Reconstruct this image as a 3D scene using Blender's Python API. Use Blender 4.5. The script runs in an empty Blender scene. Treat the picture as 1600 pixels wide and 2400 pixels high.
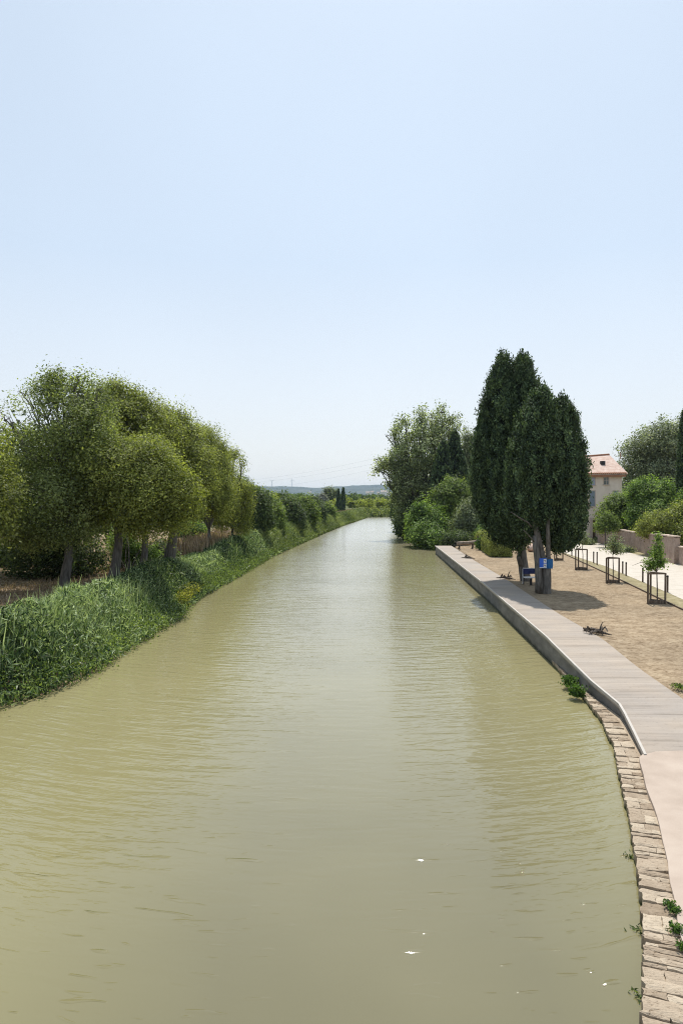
import bpy, math, random
import numpy as np
from mathutils import Vector
R = math.radians
SC = bpy.context.scene
COL = SC.collection
random.seed(7)

# ------------------------------------------------------------------ camera
F = 1733.0; PITCH = math.atan(35/F); CH = 6.0
cd = bpy.data.cameras.new('camera'); cam = bpy.data.objects.new('camera', cd); COL.objects.link(cam)
cd.sensor_fit = 'VERTICAL'; cd.sensor_height = 36; cd.lens = 36*F/2400; cd.clip_end = 30000; cd.clip_start = .1
cam.location = (0, 0, CH); cam.rotation_euler = (math.pi/2-PITCH, 0, 0); SC.camera = cam
# ------------------------------------------------------------------ world, sun, exposure
EL, AZ = R(62), R(7)          # sun ahead of the camera, slightly to the right
w = bpy.data.worlds.new('World'); SC.world = w; w.use_nodes = True
nt = w.node_tree; bg = nt.nodes['Background']
sky = nt.nodes.new('ShaderNodeTexSky'); sky.sky_type = 'NISHITA'; sky.sun_disc = False
sky.sun_elevation = EL; sky.sun_rotation = AZ; sky.altitude = 0; sky.air_density = 1.0; sky.dust_density = 1.6; sky.ozone_density = 1.6
hs = nt.nodes.new('ShaderNodeHueSaturation'); hs.inputs['Saturation'].default_value = .5
nt.links.new(sky.outputs[0], hs.inputs['Color'])
gm = nt.nodes.new('ShaderNodeMix'); gm.data_type = 'RGBA'; gm.inputs[0].default_value = .55
tc = nt.nodes.new('ShaderNodeTexCoord'); sz = nt.nodes.new('ShaderNodeSeparateXYZ'); nt.links.new(tc.outputs['Generated'], sz.inputs[0])
rp = nt.nodes.new('ShaderNodeValToRGB'); nt.links.new(sz.outputs[2], rp.inputs[0]); e_ = rp.color_ramp.elements
e_[0].position = .0; e_[0].color = (.98, 1, 1, 1); e_[1].position = .3; e_[1].color = (.66, .82, 1, 1)
vs_ = nt.nodes.new('ShaderNodeVectorMath'); vs_.operation = 'SCALE'; vs_.inputs[3].default_value = 10.6
nz_ = nt.nodes.new('ShaderNodeTexNoise'); nz_.inputs['Scale'].default_value = 1.6; nz_.inputs['Detail'].default_value = 3; nt.links.new(tc.outputs['Generated'], nz_.inputs['Vector'])
mr_ = nt.nodes.new('ShaderNodeMapRange'); mr_.inputs[1].default_value = .3; mr_.inputs[2].default_value = .7; mr_.inputs[3].default_value = 9.9; mr_.inputs[4].default_value = 11.2; nt.links.new(nz_.outputs[0], mr_.inputs[0]); nt.links.new(mr_.outputs[0], vs_.inputs[3])
nt.links.new(rp.outputs[0], vs_.inputs[0]); nt.links.new(vs_.outputs[0], gm.inputs[7])
nt.links.new(hs.outputs[0], gm.inputs[6]); nt.links.new(gm.outputs[2], bg.inputs['Color'])
bg.inputs['Strength'].default_value = .0945
sl = bpy.data.lights.new('sun', 'SUN'); sl.energy = 4.4; sl.angle = R(.5); sl.color = (1, .95, .87)
so = bpy.data.objects.new('sun', sl); COL.objects.link(so)
sd_ = Vector((math.sin(AZ)*math.cos(EL), math.cos(AZ)*math.cos(EL), math.sin(EL)))
so.rotation_euler = (-sd_).to_track_quat('-Z', 'Y').to_euler(); so.location = (0, 0, 60)
SC.view_settings.view_transform = 'Standard'; SC.view_settings.look = 'None'
SC.view_settings.exposure = .2; SC.view_settings.gamma = 1
SC.cycles.max_bounces = 8; SC.cycles.volume_bounces = 0; SC.cycles.transparent_max_bounces = 8
SC.cycles.caustics_reflective = False; SC.cycles.caustics_refractive = False
SC.cycles.use_denoising = True; SC.cycles.denoising_prefilter = 'FAST'; SC.cycles.filter_width = 1.1

# ------------------------------------------------------------------ layout helpers (photo survey -> metres)
cp, sp = math.cos(PITCH), math.sin(PITCH)
def ray(px, py):
    a, b = (px-800)/F, (1200-py)/F
    return Vector((a, cp+b*sp, -sp+b*cp))
def W(px, py, z=0.0):
    d = ray(px, py); t = (z-CH)/d.z
    return Vector((d.x*t, d.y*t, z))
def D(px, py, y):
    d = ray(px, py); t = y/d.y
    return Vector((d.x*t, y, CH+d.z*t))

# ------------------------------------------------------------------ object helpers
ORG = {}
def tag(o, label=None, cat=None, group=None, kind=None):
    if label: o['label'] = label
    if cat: o['category'] = cat
    if group: o['group'] = group
    if kind: o['kind'] = kind
    return o
def thing(name, loc, label, cat, group=None):
    o = bpy.data.objects.new(name, None); o.empty_display_size = .3; COL.objects.link(o)
    o.location = loc; ORG[o.name] = Vector(loc); return tag(o, label, cat, group)
class MB:
    def __init__(s): s.v = []; s.f = []; s.t = []; s.n = 0
    def add(s, V, Fc, t=0.5):
        V = np.asarray(V, dtype=np.float64).reshape(-1, 3); Fc = [tuple(int(i)+s.n for i in f) for f in Fc]
        s.v.append(V); s.f += Fc; s.n += len(V)
        s.t += ([float(t)]*len(Fc) if np.isscalar(t) else list(t)); return s
    def box(s, c, size, rz=0, t=.5, taper=1, tilt=0):
        x, y, z = [q/2 for q in size]; V = []
        for k, (zz, tp) in enumerate(((-z, 1), (z, taper))):
            for sx, sy in ((-1,-1),(1,-1),(1,1),(-1,1)): V.append((sx*x*tp, sy*y*tp, zz))
        V = np.array(V)
        if tilt:
            ct, st = math.cos(tilt), math.sin(tilt); V = np.c_[V[:,0], V[:,1]*ct-V[:,2]*st, V[:,1]*st+V[:,2]*ct]
        cz, sz = math.cos(rz), math.sin(rz)
        V = np.c_[V[:,0]*cz-V[:,1]*sz, V[:,0]*sz+V[:,1]*cz, V[:,2]] + np.array(c)
        return s.add(V, [(3,2,1,0),(4,5,6,7),(0,1,5,4),(1,2,6,5),(2,3,7,6),(3,0,4,7)], t)
    def tube(s, pts, rad, sides=7, t=.5, wob=0, flat=1):
        pts = [Vector(p) for p in pts]; n = len(pts)
        if np.isscalar(rad): rad = [rad]*n
        V = []; up = Vector((0.31, .95, .05))
        for i, p in enumerate(pts):
            d = (pts[min(i+1, n-1)]-pts[max(i-1, 0)]).normalized()
            u = d.cross(up)
            if u.length < .05: u = d.cross(Vector((1, 0, 0)))
            u.normalize(); v = d.cross(u)
            for k in range(sides):
                a = 2*math.pi*k/sides; r = rad[i]*(1+wob*math.sin(3*a+i*.7)*.5+wob*random.uniform(-.5, .5))
                V.append(p+u*(math.cos(a)*r)+v*(math.sin(a)*r*flat))
        Fc = [(i*sides+k, i*sides+(k+1) % sides, (i+1)*sides+(k+1) % sides, (i+1)*sides+k) for i in range(n-1) for k in range(sides)]
        Fc += [tuple(range(sides))[::-1], tuple((n-1)*sides+k for k in range(sides))]
        return s.add([tuple(q) for q in V], Fc, t)
    def quads(s, V, t):            # V (n,4,3)
        n = len(V); V = V.reshape(-1, 3)
        s.v.append(V); b = s.n
        idx = (np.arange(n*4).reshape(-1, 4)+b)
        s.f += list(map(tuple, idx.tolist())); s.t += list(t); s.n += n*4; return s
    def build(s, name, mat, parent=None, loc=None, smooth=False, **kw):
        V = np.concatenate(s.v) if s.v else np.zeros((0, 3))
        org = ORG[parent.name] if parent else (Vector(loc) if loc is not None else Vector((0, 0, 0)))
        V = V-np.array(org)
        m = bpy.data.meshes.new(name)
        nf = len(s.f); ls = np.fromiter((len(f) for f in s.f), dtype=np.int32, count=nf)
        li = np.concatenate([np.asarray(f, dtype=np.int32) for f in s.f]) if nf < 3000 else np.fromiter((i for f in s.f for i in f), dtype=np.int32, count=int(ls.sum()))
        m.vertices.add(len(V)); m.vertices.foreach_set('co', V.astype(np.float32).ravel())
        m.loops.add(len(li)); m.loops.foreach_set('vertex_index', li)
        st = np.zeros(nf, dtype=np.int32); st[1:] = np.cumsum(ls)[:-1]
        m.polygons.add(nf); m.polygons.foreach_set('loop_start', st); m.polygons.foreach_set('loop_total', ls)
        m.polygons.foreach_set('use_smooth', np.full(nf, smooth, dtype=bool))
        a = m.attributes.new('tint', 'FLOAT', 'FACE'); a.data.foreach_set('value', np.asarray(s.t, dtype=np.float32))
        m.update(calc_edges=True); m.materials.append(mat)
        o = bpy.data.objects.new(name, m); COL.objects.link(o)
        ORG[o.name] = org
        if parent: o.parent = parent
        elif loc is not None: o.location = loc
        tag(o, **kw); return o

# ------------------------------------------------------------------ materials
class NT:
    def __init__(s, name):
        s.m = bpy.data.materials.new(name); s.m.use_nodes = True; s.t = s.m.node_tree
        s.b = s.t.nodes['Principled BSDF']; s.out = s.t.nodes['Material Output']
    def n(s, typ, ins=None, **kw):
        d = s.t.nodes.new('ShaderNode'+typ)
        for k, v in kw.items(): setattr(d, k, v)
        for k, v in (ins or {}).items(): s.set(d.inputs[k], v)
        return d
    def set(s, sock, v):
        if isinstance(v, bpy.types.NodeSocket): s.t.links.new(v, sock)
        elif isinstance(v, bpy.types.Node): s.t.links.new(v.outputs[0], sock)
        else: sock.default_value = (v+(1,) if isinstance(v, tuple) and len(v) == 3 and len(sock.default_value) == 4 else v) if isinstance(v, tuple) else v
    def pos(s): return s.n('NewGeometry').outputs['Position']
    def noise(s, scale, detail=4, vec=None, rough=.55, dist=0):
        return s.n('TexNoise', {'Vector': vec if vec is not None else s.pos(), 'Scale': scale, 'Detail': detail, 'Roughness': rough, 'Distortion': dist}).outputs[0]
    def ramp(s, fac, stops):
        r = s.n('ValToRGB', {'Fac': fac}); e = r.color_ramp.elements
        while len(e) < len(stops): e.new(.5)
        for q, (p, c) in zip(e, stops): q.position = p; q.color = (c+(1,) if isinstance(c, tuple) else (c, c, c, 1))
        return r.outputs[0]
    def mix(s, fac, a, b, mode='MIX'):
        d = s.n('Mix', data_type='RGBA', blend_type=mode); s.set(d.inputs[0], fac); s.set(d.inputs[6], a); s.set(d.inputs[7], b); return d.outputs[2]
    def math(s, op, a, b=0.0, c=0.0):
        d = s.n('Math', operation=op); s.set(d.inputs[0], a); s.set(d.inputs[1], b); s.set(d.inputs[2], c); return d.outputs[0]
    def vmul(s, v, m):
        d = s.n('VectorMath', operation='MULTIPLY'); s.set(d.inputs[0], v); s.set(d.inputs[1], m); return d.outputs[0]
    def bump(s, h, strength, dist, nrm=None):
        d = s.n('Bump', {'Height': h, 'Strength': strength, 'Distance': dist})
        if nrm is not None: s.set(d.inputs['Normal'], nrm)
        return d.outputs[0]
    def fin(s, color, rough=.8, normal=None, spec=.3):
        s.set(s.b.inputs['Base Color'], color); s.set(s.b.inputs['Roughness'], rough); s.b.inputs['Specular IOR Level'].default_value = spec
        if normal is not None: s.set(s.b.inputs['Normal'], normal)
        return s.m
def mat_leaf(name, dark, mid, light, trans=.35, rough=.55, tmul=1.5):
    k = NT(name); t = k.n('Attribute', attribute_name='tint').outputs['Fac']
    nz = k.noise(1.1, 3)
    f = k.math('ADD', k.math('MULTIPLY', t, .8), k.math('MULTIPLY', nz, .4))
    c = k.ramp(f, [(.22, dark), (.56, mid), (.98, light)])
    k.fin(c, rough, None, .25)
    tr = k.n('BsdfTranslucent', {'Color': k.mix(1.0, c, (tmul, tmul*1.05, tmul*.5), 'MULTIPLY')})
    mx = k.n('MixShader', {0: trans, 1: k.b.outputs[0], 2: tr.outputs[0]})
    k.t.links.new(mx.outputs[0], k.out.inputs['Surface']); return k.m
def mat_noise(name, cols, scale=6, detail=6, rough=.85, bump=.3, bdist=.02, bscale=None, stretch=None, spec=.25):
    k = NT(name); v = k.pos()
    if stretch: v = k.vmul(v, stretch)
    nz = k.noise(scale, detail, v)
    n = len(cols); c = k.ramp(nz, [(.3+.4*i/(n-1), q) for i, q in enumerate(cols)])
    h = k.noise(bscale or scale*3, 5, v)
    return k.fin(c, rough, k.bump(h, bump, bdist), spec)

M = {}
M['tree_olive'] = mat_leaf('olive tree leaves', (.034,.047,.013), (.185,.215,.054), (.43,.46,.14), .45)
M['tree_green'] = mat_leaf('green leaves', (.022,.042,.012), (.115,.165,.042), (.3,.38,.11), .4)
M['ash'] = mat_leaf('spreading tree leaves', (.04,.055,.03), (.2,.24,.12), (.55,.6,.38), .45)
M['elm'] = mat_leaf('tall tree leaves', (.032,.046,.018), (.165,.205,.068), (.4,.45,.19), .45)
M['tree_grey'] = mat_leaf('grey green leaves', (.032,.046,.026), (.15,.185,.1), (.42,.46,.3), .34)
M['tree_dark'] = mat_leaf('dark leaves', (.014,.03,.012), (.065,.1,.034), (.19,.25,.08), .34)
M['cypress'] = mat_leaf('cypress foliage', (.007,.014,.008), (.042,.072,.034), (.19,.27,.12), .2, .7, 1.2)
M['bush_bright'] = mat_leaf('bright bush leaves', (.02,.048,.012), (.115,.19,.042), (.38,.5,.15), .42)
M['hedge'] = mat_leaf('hedge leaves', (.03,.045,.012), (.2,.23,.05), (.5,.54,.16), .25)
M['reed'] = mat_leaf('reed blades', (.008,.022,.008), (.1,.165,.062), (.56,.64,.38), .3, .4)
M['reed_far'] = mat_leaf('reed blades further on', (.03,.055,.015), (.12,.16,.05), (.34,.38,.18), .3, .5)
M['yellow'] = mat_leaf('yellow leaves', (.08,.1,.015), (.2,.21,.04), (.42,.4,.1), .35)
M['dry'] = mat_leaf('dry reed plumes', (.16,.11,.07), (.3,.22,.15), (.45,.34,.25), .2, .8)
M['weed'] = mat_leaf('weed leaves', (.02,.045,.012), (.06,.12,.025), (.15,.25,.06), .35)
M['silver'] = mat_leaf('silver leaves', (.1,.11,.1), (.22,.23,.21), (.42,.42,.4), .2)
M['bark'] = mat_noise('grey bark', [(.07,.062,.055), (.13,.12,.108), (.2,.185,.17)], 9, 6, .9, .8, .05, 16, (1,1,.22))
M['bark_dark'] = mat_noise('brown bark', [(.045,.038,.03), (.09,.076,.062), (.15,.13,.11)], 7, 6, .9, .9, .06, 12, (1,1,.25))
M['twig'] = mat_noise('dead wood', [(.04,.032,.026), (.1,.08,.065), (.18,.155,.13)], 20, 4, .9, .6, .01)
M['wood_post'] = mat_noise('weathered timber', [(.06,.043,.03), (.115,.083,.06), (.19,.15,.11)], 10, 5, .8, .4, .01, 30, (1,1,.15))
M['log'] = mat_noise('rustic bench wood', [(.2,.15,.11), (.32,.25,.19), (.4,.33,.26)], 5, 5, .8, .4, .02)

# water ---------------------------------------------------------------------
def mat_water():
    k = NT('canal water'); p = k.pos()
    sx = k.n('SeparateXYZ', {0: p}); X, Y = sx.outputs[0], sx.outputs[1]
    y2 = k.math('SUBTRACT', Y, k.math('MULTIPLY', k.math('MULTIPLY', X, X), .028))
    v = k.n('CombineXYZ', {0: X, 1: y2, 2: 0.0}).outputs[0]
    a = k.noise(1.0, 3, k.vmul(v, (.75, 3.3, 1)), .5, .5)
    b = k.noise(1.0, 2, k.vmul(v, (2.4, 8.5, 1)), .5, .6)
    c = k.noise(1.0, 2, k.vmul(v, (.12, .8, 1)), .5)
    # wind patches: stronger ripples near both banks, glassy lane in the middle of the foreground
    msk = k.ramp(k.math('ABSOLUTE', k.math('SUBTRACT', X, .3)), [(.0, .25), (.5, 1.0)])
    ax = k.math('MULTIPLY', k.math('ABSOLUTE', k.math('SUBTRACT', X, .2)), .16)
    near = k.math('MINIMUM', k.math('MAXIMUM', k.math('MULTIPLY', k.math('SUBTRACT', Y, 8.0), .14), .06), 1.0)
    lat = k.math('MINIMUM', k.math('ADD', ax, .3), 1.0)
    far = k.math('MINIMUM', k.math('POWER', k.math('DIVIDE', 34.0, k.math('MAXIMUM', Y, 1.0)), .6), 1.0)
    pat = k.ramp(k.noise(.09, 2), [(.3, .5), (.65, 1.0)])
    amp = k.math('MULTIPLY', k.math('MULTIPLY', near, lat), k.math('MULTIPLY', far, pat))
    h = k.math('ADD', k.math('ADD', k.math('MULTIPLY', a, 1.0), k.math('MULTIPLY', b, .3)), k.math('MULTIPLY', c, .5))
    h = k.math('MULTIPLY', h, amp)
    # lone wavelets on the glassy near water
    wl = k.noise(1.0, 1, k.vmul(v, (1.5, 6.5, 1)), .4, .8)
    wl = k.math('MULTIPLY', k.math('MAXIMUM', k.math('SUBTRACT', wl, .66), 0.0), k.math('MULTIPLY', k.math('MINIMUM', k.math('MULTIPLY', k.math('ABSOLUTE', X), .3), 1.0), 1.75))
    wl = k.math('MULTIPLY', wl, k.math('MINIMUM', k.math('MAXIMUM', k.math('MULTIPLY', k.math('SUBTRACT', 15.5, Y), .3), 0.0), 1.0))
    h = k.math('ADD', h, wl)
    body_tone = k.math('ADD', k.math('MULTIPLY', k.math('MINIMUM', k.math('MAXIMUM', k.math('SUBTRACT', Y, 7.0), 0.0), 16.0), .04), k.math('MULTIPLY', k.noise(.16, 3), .5))  # water body darker near the camera, lighter further along, plus noise
    col = k.ramp(body_tone, [(.15, (.122,.11,.058)), (.95, (.25,.226,.13))])
    rough = k.math('MINIMUM', k.math('ADD', .04, k.math('MULTIPLY', Y, .0012)), .17)
    nb, nl = k.bump(h, 1.0, .085), k.bump(h, 1.0, .04)
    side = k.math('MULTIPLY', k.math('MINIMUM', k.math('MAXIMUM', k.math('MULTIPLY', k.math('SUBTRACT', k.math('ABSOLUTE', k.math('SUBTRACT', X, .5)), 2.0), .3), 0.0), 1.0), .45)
    col = k.mix(side, col, (.285, .255, .112))  # yellowish tree reflections put into the body colour towards both banks
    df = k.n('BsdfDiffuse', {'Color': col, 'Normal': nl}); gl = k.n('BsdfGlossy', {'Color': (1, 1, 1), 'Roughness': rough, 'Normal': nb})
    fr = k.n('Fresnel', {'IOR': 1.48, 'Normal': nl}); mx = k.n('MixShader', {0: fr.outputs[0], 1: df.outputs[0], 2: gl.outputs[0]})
    k.t.nodes.remove(k.b); k.t.links.new(mx.outputs[0], k.out.inputs['Surface'])
    return k.m
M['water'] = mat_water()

# ground ----------------------------------------------------------------------
def mat_ground():
    k = NT('earth and dry grass'); p = k.pos(); sx = k.n('SeparateXYZ', {0: p}); X, Y = sx.outputs[0], sx.outputs[1]
    # park: brown mulch and trodden dry soil
    mul = k.ramp(k.noise(2.2, 8, None, .7), [(.32, (.2,.15,.1)), (.5, (.31,.243,.168)), (.72, (.41,.34,.245))])
    chips = k.ramp(k.noise(11, 4, k.vmul(p, (.6, 1.6, 1)), .6), [(.36, (.5,.45,.4)), (.47, (1,1,1))])
    big = k.ramp(k.noise(.35, 3), [(.35, (.9,.88,.85)), (.65, (1.08,1.05,1.0))])
    litter = k.mix(k.ramp(k.noise(.22, 2), [(.42, 1.0), (.6, .0)]), (1,1,1), k.ramp(k.noise(5.5, 3, k.vmul(p, (.7, 1.9, 1)), .6, 1.5), [(.38, (.3,.25,.21)), (.44, (1,1,1))]))
    park = k.mix(1, k.mix(1, k.mix(1, mul, chips, 'MULTIPLY'), litter, 'MULTIPLY'), big, 'MULTIPLY')
    # left bank: leaf litter, dry grass
    lit = k.ramp(k.noise(1.6, 8, None, .7), [(.3, (.15,.12,.07)), (.5, (.33,.25,.165)), (.7, (.5,.4,.29))])
    lit = k.mix(1, lit, k.ramp(k.noise(14, 3), [(.38, (.45,.4,.35)), (.55, (1,1,1))]), 'MULTIPLY')
    far = k.ramp(k.noise(.03, 4), [(.4, (.07,.095,.035)), (.55, (.12,.13,.06)), (.65, (.09,.12,.045))])
    side = k.math('GREATER_THAN', X, 0.0)
    near = k.mix(side, lit, park)
    ff = k.math('MULTIPLY', k.math('MAXIMUM', k.math('SUBTRACT', Y, 90.0), 0.0), .02)
    ff = k.math('MINIMUM', ff, 1.0)
    c = k.mix(ff, near, far)
    h = k.math('ADD', k.noise(12, 5), k.math('MULTIPLY', k.noise(3, 3), 1.5))
    return k.fin(c, .95, k.bump(h, .5, .05), .1)
M['ground'] = mat_ground()
M['verge'] = mat_noise('worn verge grass', [(.17,.145,.075), (.26,.22,.12), (.36,.31,.19)], 3, 8, .95, .6, .03, 30)
M['road'] = mat_noise('pale road surface', [(.44,.395,.33), (.5,.45,.385), (.54,.49,.42)], 1.2, 8, .9, .1, .01, 40)
M['path'] = mat_noise('pinkish sandy path', [(.36,.29,.235), (.41,.335,.275), (.45,.375,.31)], 1.4, 9, .92, .18, .006, 60)
M['towpath'] = mat_noise('earth towpath', [(.3,.24,.17), (.42,.35,.26), (.52,.45,.35)], 1.5, 8, .95, .3, .02)
def mat_deck():
    k = NT('pale brushed concrete'); p = k.pos()
    a = k.noise(1, 5, k.vmul(p, (.22, 2.1, 1)), .6); b = k.noise(1, 3, k.vmul(p, (.8, 16, 1)), .5)
    c = k.ramp(k.math('ADD', k.math('MULTIPLY', a, .8), k.math('MULTIPLY', b, .25)), [(.36, (.215,.185,.155)), (.47, (.325,.285,.245)), (.66, (.385,.342,.298))])
    c = k.mix(1, c, k.ramp(k.noise(.6, 4), [(.35, (.92,.92,.93)), (.65, (1.04,1.0,.95))]), 'MULTIPLY')
    yy_ = k.n('SeparateXYZ', {0: p}).outputs[1]; fr = k.math('FRACT', k.math('DIVIDE', yy_, 1.35))
    c = k.mix(1, c, k.ramp(k.math('ADD', fr, k.math('MULTIPLY', k.noise(3, 2), .006)), [(.018, (.72,.7,.68)), (.026, (1,1,1))]), 'MULTIPLY')
    c = k.mix(1, c, k.ramp(k.noise(9, 5, None, .7), [(.3, (.84,.83,.82)), (.45, (1,1,1))]), 'MULTIPLY')
    return k.fin(c, .85, k.bump(k.noise(50, 3), .15, .004), .2)
M['deck'] = mat_deck()
M['lip'] = mat_noise('light concrete lip', [(.42,.39,.35), (.5,.465,.42)], 3, 4, .8, .1, .004)
def mat_quay():
    k = NT('stained quay concrete'); p = k.pos(); z = k.n('SeparateXYZ', {0: p}).outputs[2]
    c = k.ramp(k.noise(1.2, 7, k.vmul(p, (1, .6, 2.2)), .65), [(.3, (.11,.105,.1)), (.5, (.17,.165,.155)), (.72, (.26,.25,.235))])
    alg = k.math('ADD', z, k.math('MULTIPLY', k.noise(2.5, 4), .22))
    c = k.mix(k.ramp(alg, [(.16, 1.0), (.3, 0.0)]), c, (.035, .04, .025))
    return k.fin(c, .85, k.bump(k.noise(9, 5), .4, .02), .2)
M['quay'] = mat_quay()
def mat_stone():
    k = NT('pale layered limestone'); p = k.pos()
    t = k.n('Attribute', attribute_name='tint').outputs['Fac']
    base = k.ramp(k.math('ADD', k.math('MULTIPLY', t, .55), k.math('MULTIPLY', k.noise(5, 7, None, .7), .6)), [(.25, (.26,.2,.14)), (.5, (.38,.305,.225)), (.85, (.49,.41,.31))])
    grain = k.noise(1, 6, k.vmul(p, (9, 42, 20)), .65, 1.2)
    pits = k.noise(26, 4, None, .6)
    c = k.mix(1, base, k.ramp(grain, [(.34, (.3,.25,.2)), (.42, (1,1,1))]), 'MULTIPLY')
    c = k.mix(1, c, k.ramp(pits, [(.3, (.5,.44,.38)), (.38, (1,1,1))]), 'MULTIPLY')
    z = k.n('SeparateXYZ', {0: p}).outputs[2]
    c = k.mix(k.ramp(k.math('ADD', z, k.math('MULTIPLY', k.noise(4, 3), .08)), [(.07, 1.0), (.15, 0.0)]), c, (.12, .125, .06))
    nrm = k.bump(k.math('ADD', grain, k.math('MULTIPLY', pits, .7)), .9, .02)
    return k.fin(c, .92, nrm, .15)
M['stone'] = mat_stone()
M['gap'] = mat_noise('dark joint earth', [(.05,.04,.03), (.1,.08,.06)], 10, 4, .95, .3, .01)
M['sign_blue'] = mat_noise('blue enamel', [(.01,.1,.52), (.015,.13,.62)], 4, 2, .35, .05, .002, spec=.5)
M['wrap_blue'] = mat_noise('blue cloth', [(.015,.09,.25), (.03,.15,.36)], 12, 4, .8, .4, .01)
M['white'] = mat_noise('white paint', [(.68,.68,.68), (.78,.78,.77)], 4, 3, .5, .05, .002)
M['navy'] = mat_noise('navy paint', [(.01,.018,.07), (.02,.03,.11)], 5, 3, .5, .1, .003)
M['black'] = mat_noise('black metal', [(.012,.012,.014), (.03,.03,.033)], 8, 3, .5, .1, .003)
M['boulder'] = mat_noise('pale pink boulder', [(.4,.22,.15), (.55,.38,.3), (.66,.55,.47)], 3, 5, .9, .5, .03)

# ------------------------------------------------------------------ canal outline
LEFT = [(-9.2, -20), (-9.6, 2), (-9.9, 14), tuple(W(0,1655)[:2]), tuple(W(60,1640)[:2]), tuple(W(150,1612)[:2]), tuple(W(222,1570)[:2]), tuple(W(300,1522)[:2]),
        tuple(W(415,1452)[:2]), tuple(W(440,1412)[:2]), tuple(W(560,1350)[:2]), tuple(W(640,1302)[:2]), tuple(W(740,1258)[:2]), tuple(W(800,1233)[:2]), tuple(W(860,1213)[:2])]
FARP = [(22, 226), (60, 238), (160, 262), (160, 245), (62, 222), (24, 204), (15.5, 188), (12.9, 150), (11.6, 120)]
QUAY = [tuple(W(1019,1281)[:2]), (9.75, 66), (8.85, 50), (7.95, 35.2), tuple(W(1291,1556)[:2])]
COPW = [tuple(W(*p)[:2]) for p in ((1330,1600),(1368,1643),(1406,1694),(1435,1757),(1451,1830),(1475,1945),(1487,2010),(1499,2098),(1505,2198),(1506,2300),(1505,2400))]
COPW += [(3.0, 7.4), (2.75, 6), (2.5, 4), (2.4, 0), (2.4, -20)]
POLY = np.array(LEFT+FARP+QUAY+COPW)
def sdist(P):                       # + on land, - in the canal
    P = np.asarray(P, dtype=float); A = POLY; B = np.roll(POLY, -1, 0)
    best = np.full(len(P), 1e9); ins = np.zeros(len(P), bool)
    for a, b in zip(A, B):
        e = b-a; q = P-a; t = np.clip((q@e)/(e@e), 0, 1)
        best = np.minimum(best, np.hypot(*(q-t[:, None]*e).T))
        c = (a[1] > P[:, 1]) != (b[1] > P[:, 1])
        with np.errstate(divide='ignore', invalid='ignore'):
            xi = (b[0]-a[0])*(P[:, 1]-a[1])/(b[1]-a[1]+1e-12)+a[0]
        ins ^= c & (P[:, 0] < xi)
    return np.where(ins, -best, best)
def ss(a, b, x): t = np.clip((x-a)/(b-a), 0, 1); return t*t*(3-2*t)
def lin(a, b, x): return np.clip((x-a)/(b-a), 0, 1)
def zwalk(y): return .27+.58*float(lin(16.3, 27.0, y))
def ground_z(x, y):
    x = np.atleast_1d(np.asarray(x, float)); y = np.atleast_1d(np.asarray(y, float)); x, y = np.broadcast_arrays(x, y)
    s = sdist(np.c_[x.ravel(), y.ravel()]).reshape(x.shape)
    far = np.clip(y-300, 0, 2600)*.0035+np.clip(np.abs(x)-120, 0, 1500)*.004
    topL = 1.2+.35*ss(3, 12, s)*np.sin(x*.35+1)*np.cos(y*.21)+far
    mound = 1.0*np.exp(-(((x+14.5)/3.0)**2+((y-62)/8)**2)); topL = topL+mound
    zl = np.where(s < 0, -1.3+1.3*ss(-2.2, 0, s), topL*ss(0, 2.3, s))
    topR = .22+.61*lin(16.3, 27.0, y)+far+.5*ss(88, 110, y)
    zr = np.where(y < 88, -.5+(topR+.5)*ss(1.0, 1.55, s), np.where(s < 0, -1.3+1.3*ss(-2.2, 0, s), topR*ss(0, 1.6, s)))
    right = (x > (np.interp(y, [-20, 20, 90, 217, 230], [-3, -1, 3, 10, 400])))
    return np.where(right, zr, zl)
def gz(x, y): return float(ground_z(x, y)[0])

def lines(dense, step, outer):
    a = list(np.arange(dense[0], dense[1]+1e-6, step)); s = step
    hi = a[-1]; lo = a[0]; up = []; dn = []
    while hi < outer[1]: s *= 1.35; hi += s; up.append(hi)
    s = step
    while lo > outer[0]: s *= 1.35; lo -= s; dn.append(lo)
    return np.array(dn[::-1]+a+up)
xs = np.unique(np.concatenate([lines((-26, 34), .8, (-4000, 4000)), np.arange(2.2, 13.4, .2)]))
ys = lines((-10, 250), 1.0, (-150, 5200))
XX, YY = np.meshgrid(xs, ys); ZZ = ground_z(XX, YY)
nx, ny = len(xs), len(ys)
g = MB(); idx = np.arange(nx*ny).reshape(ny, nx)
g.v = [np.c_[XX.ravel(), YY.ravel(), ZZ.ravel()]]; g.n = nx*ny
g.f = list(map(tuple, np.stack([idx[:-1, :-1], idx[:-1, 1:], idx[1:, 1:], idx[1:, :-1]], -1).reshape(-1, 4).tolist())); g.t = [.5]*len(g.f)
g.build('ground', M['ground'], smooth=True, kind='structure')
wt = MB(); wt.add([(-40,-60,0),(170,-60,0),(170,300,0),(-40,300,0)], [(0,1,2,3)]); wt.build('water', M['water'], kind='structure')

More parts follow.
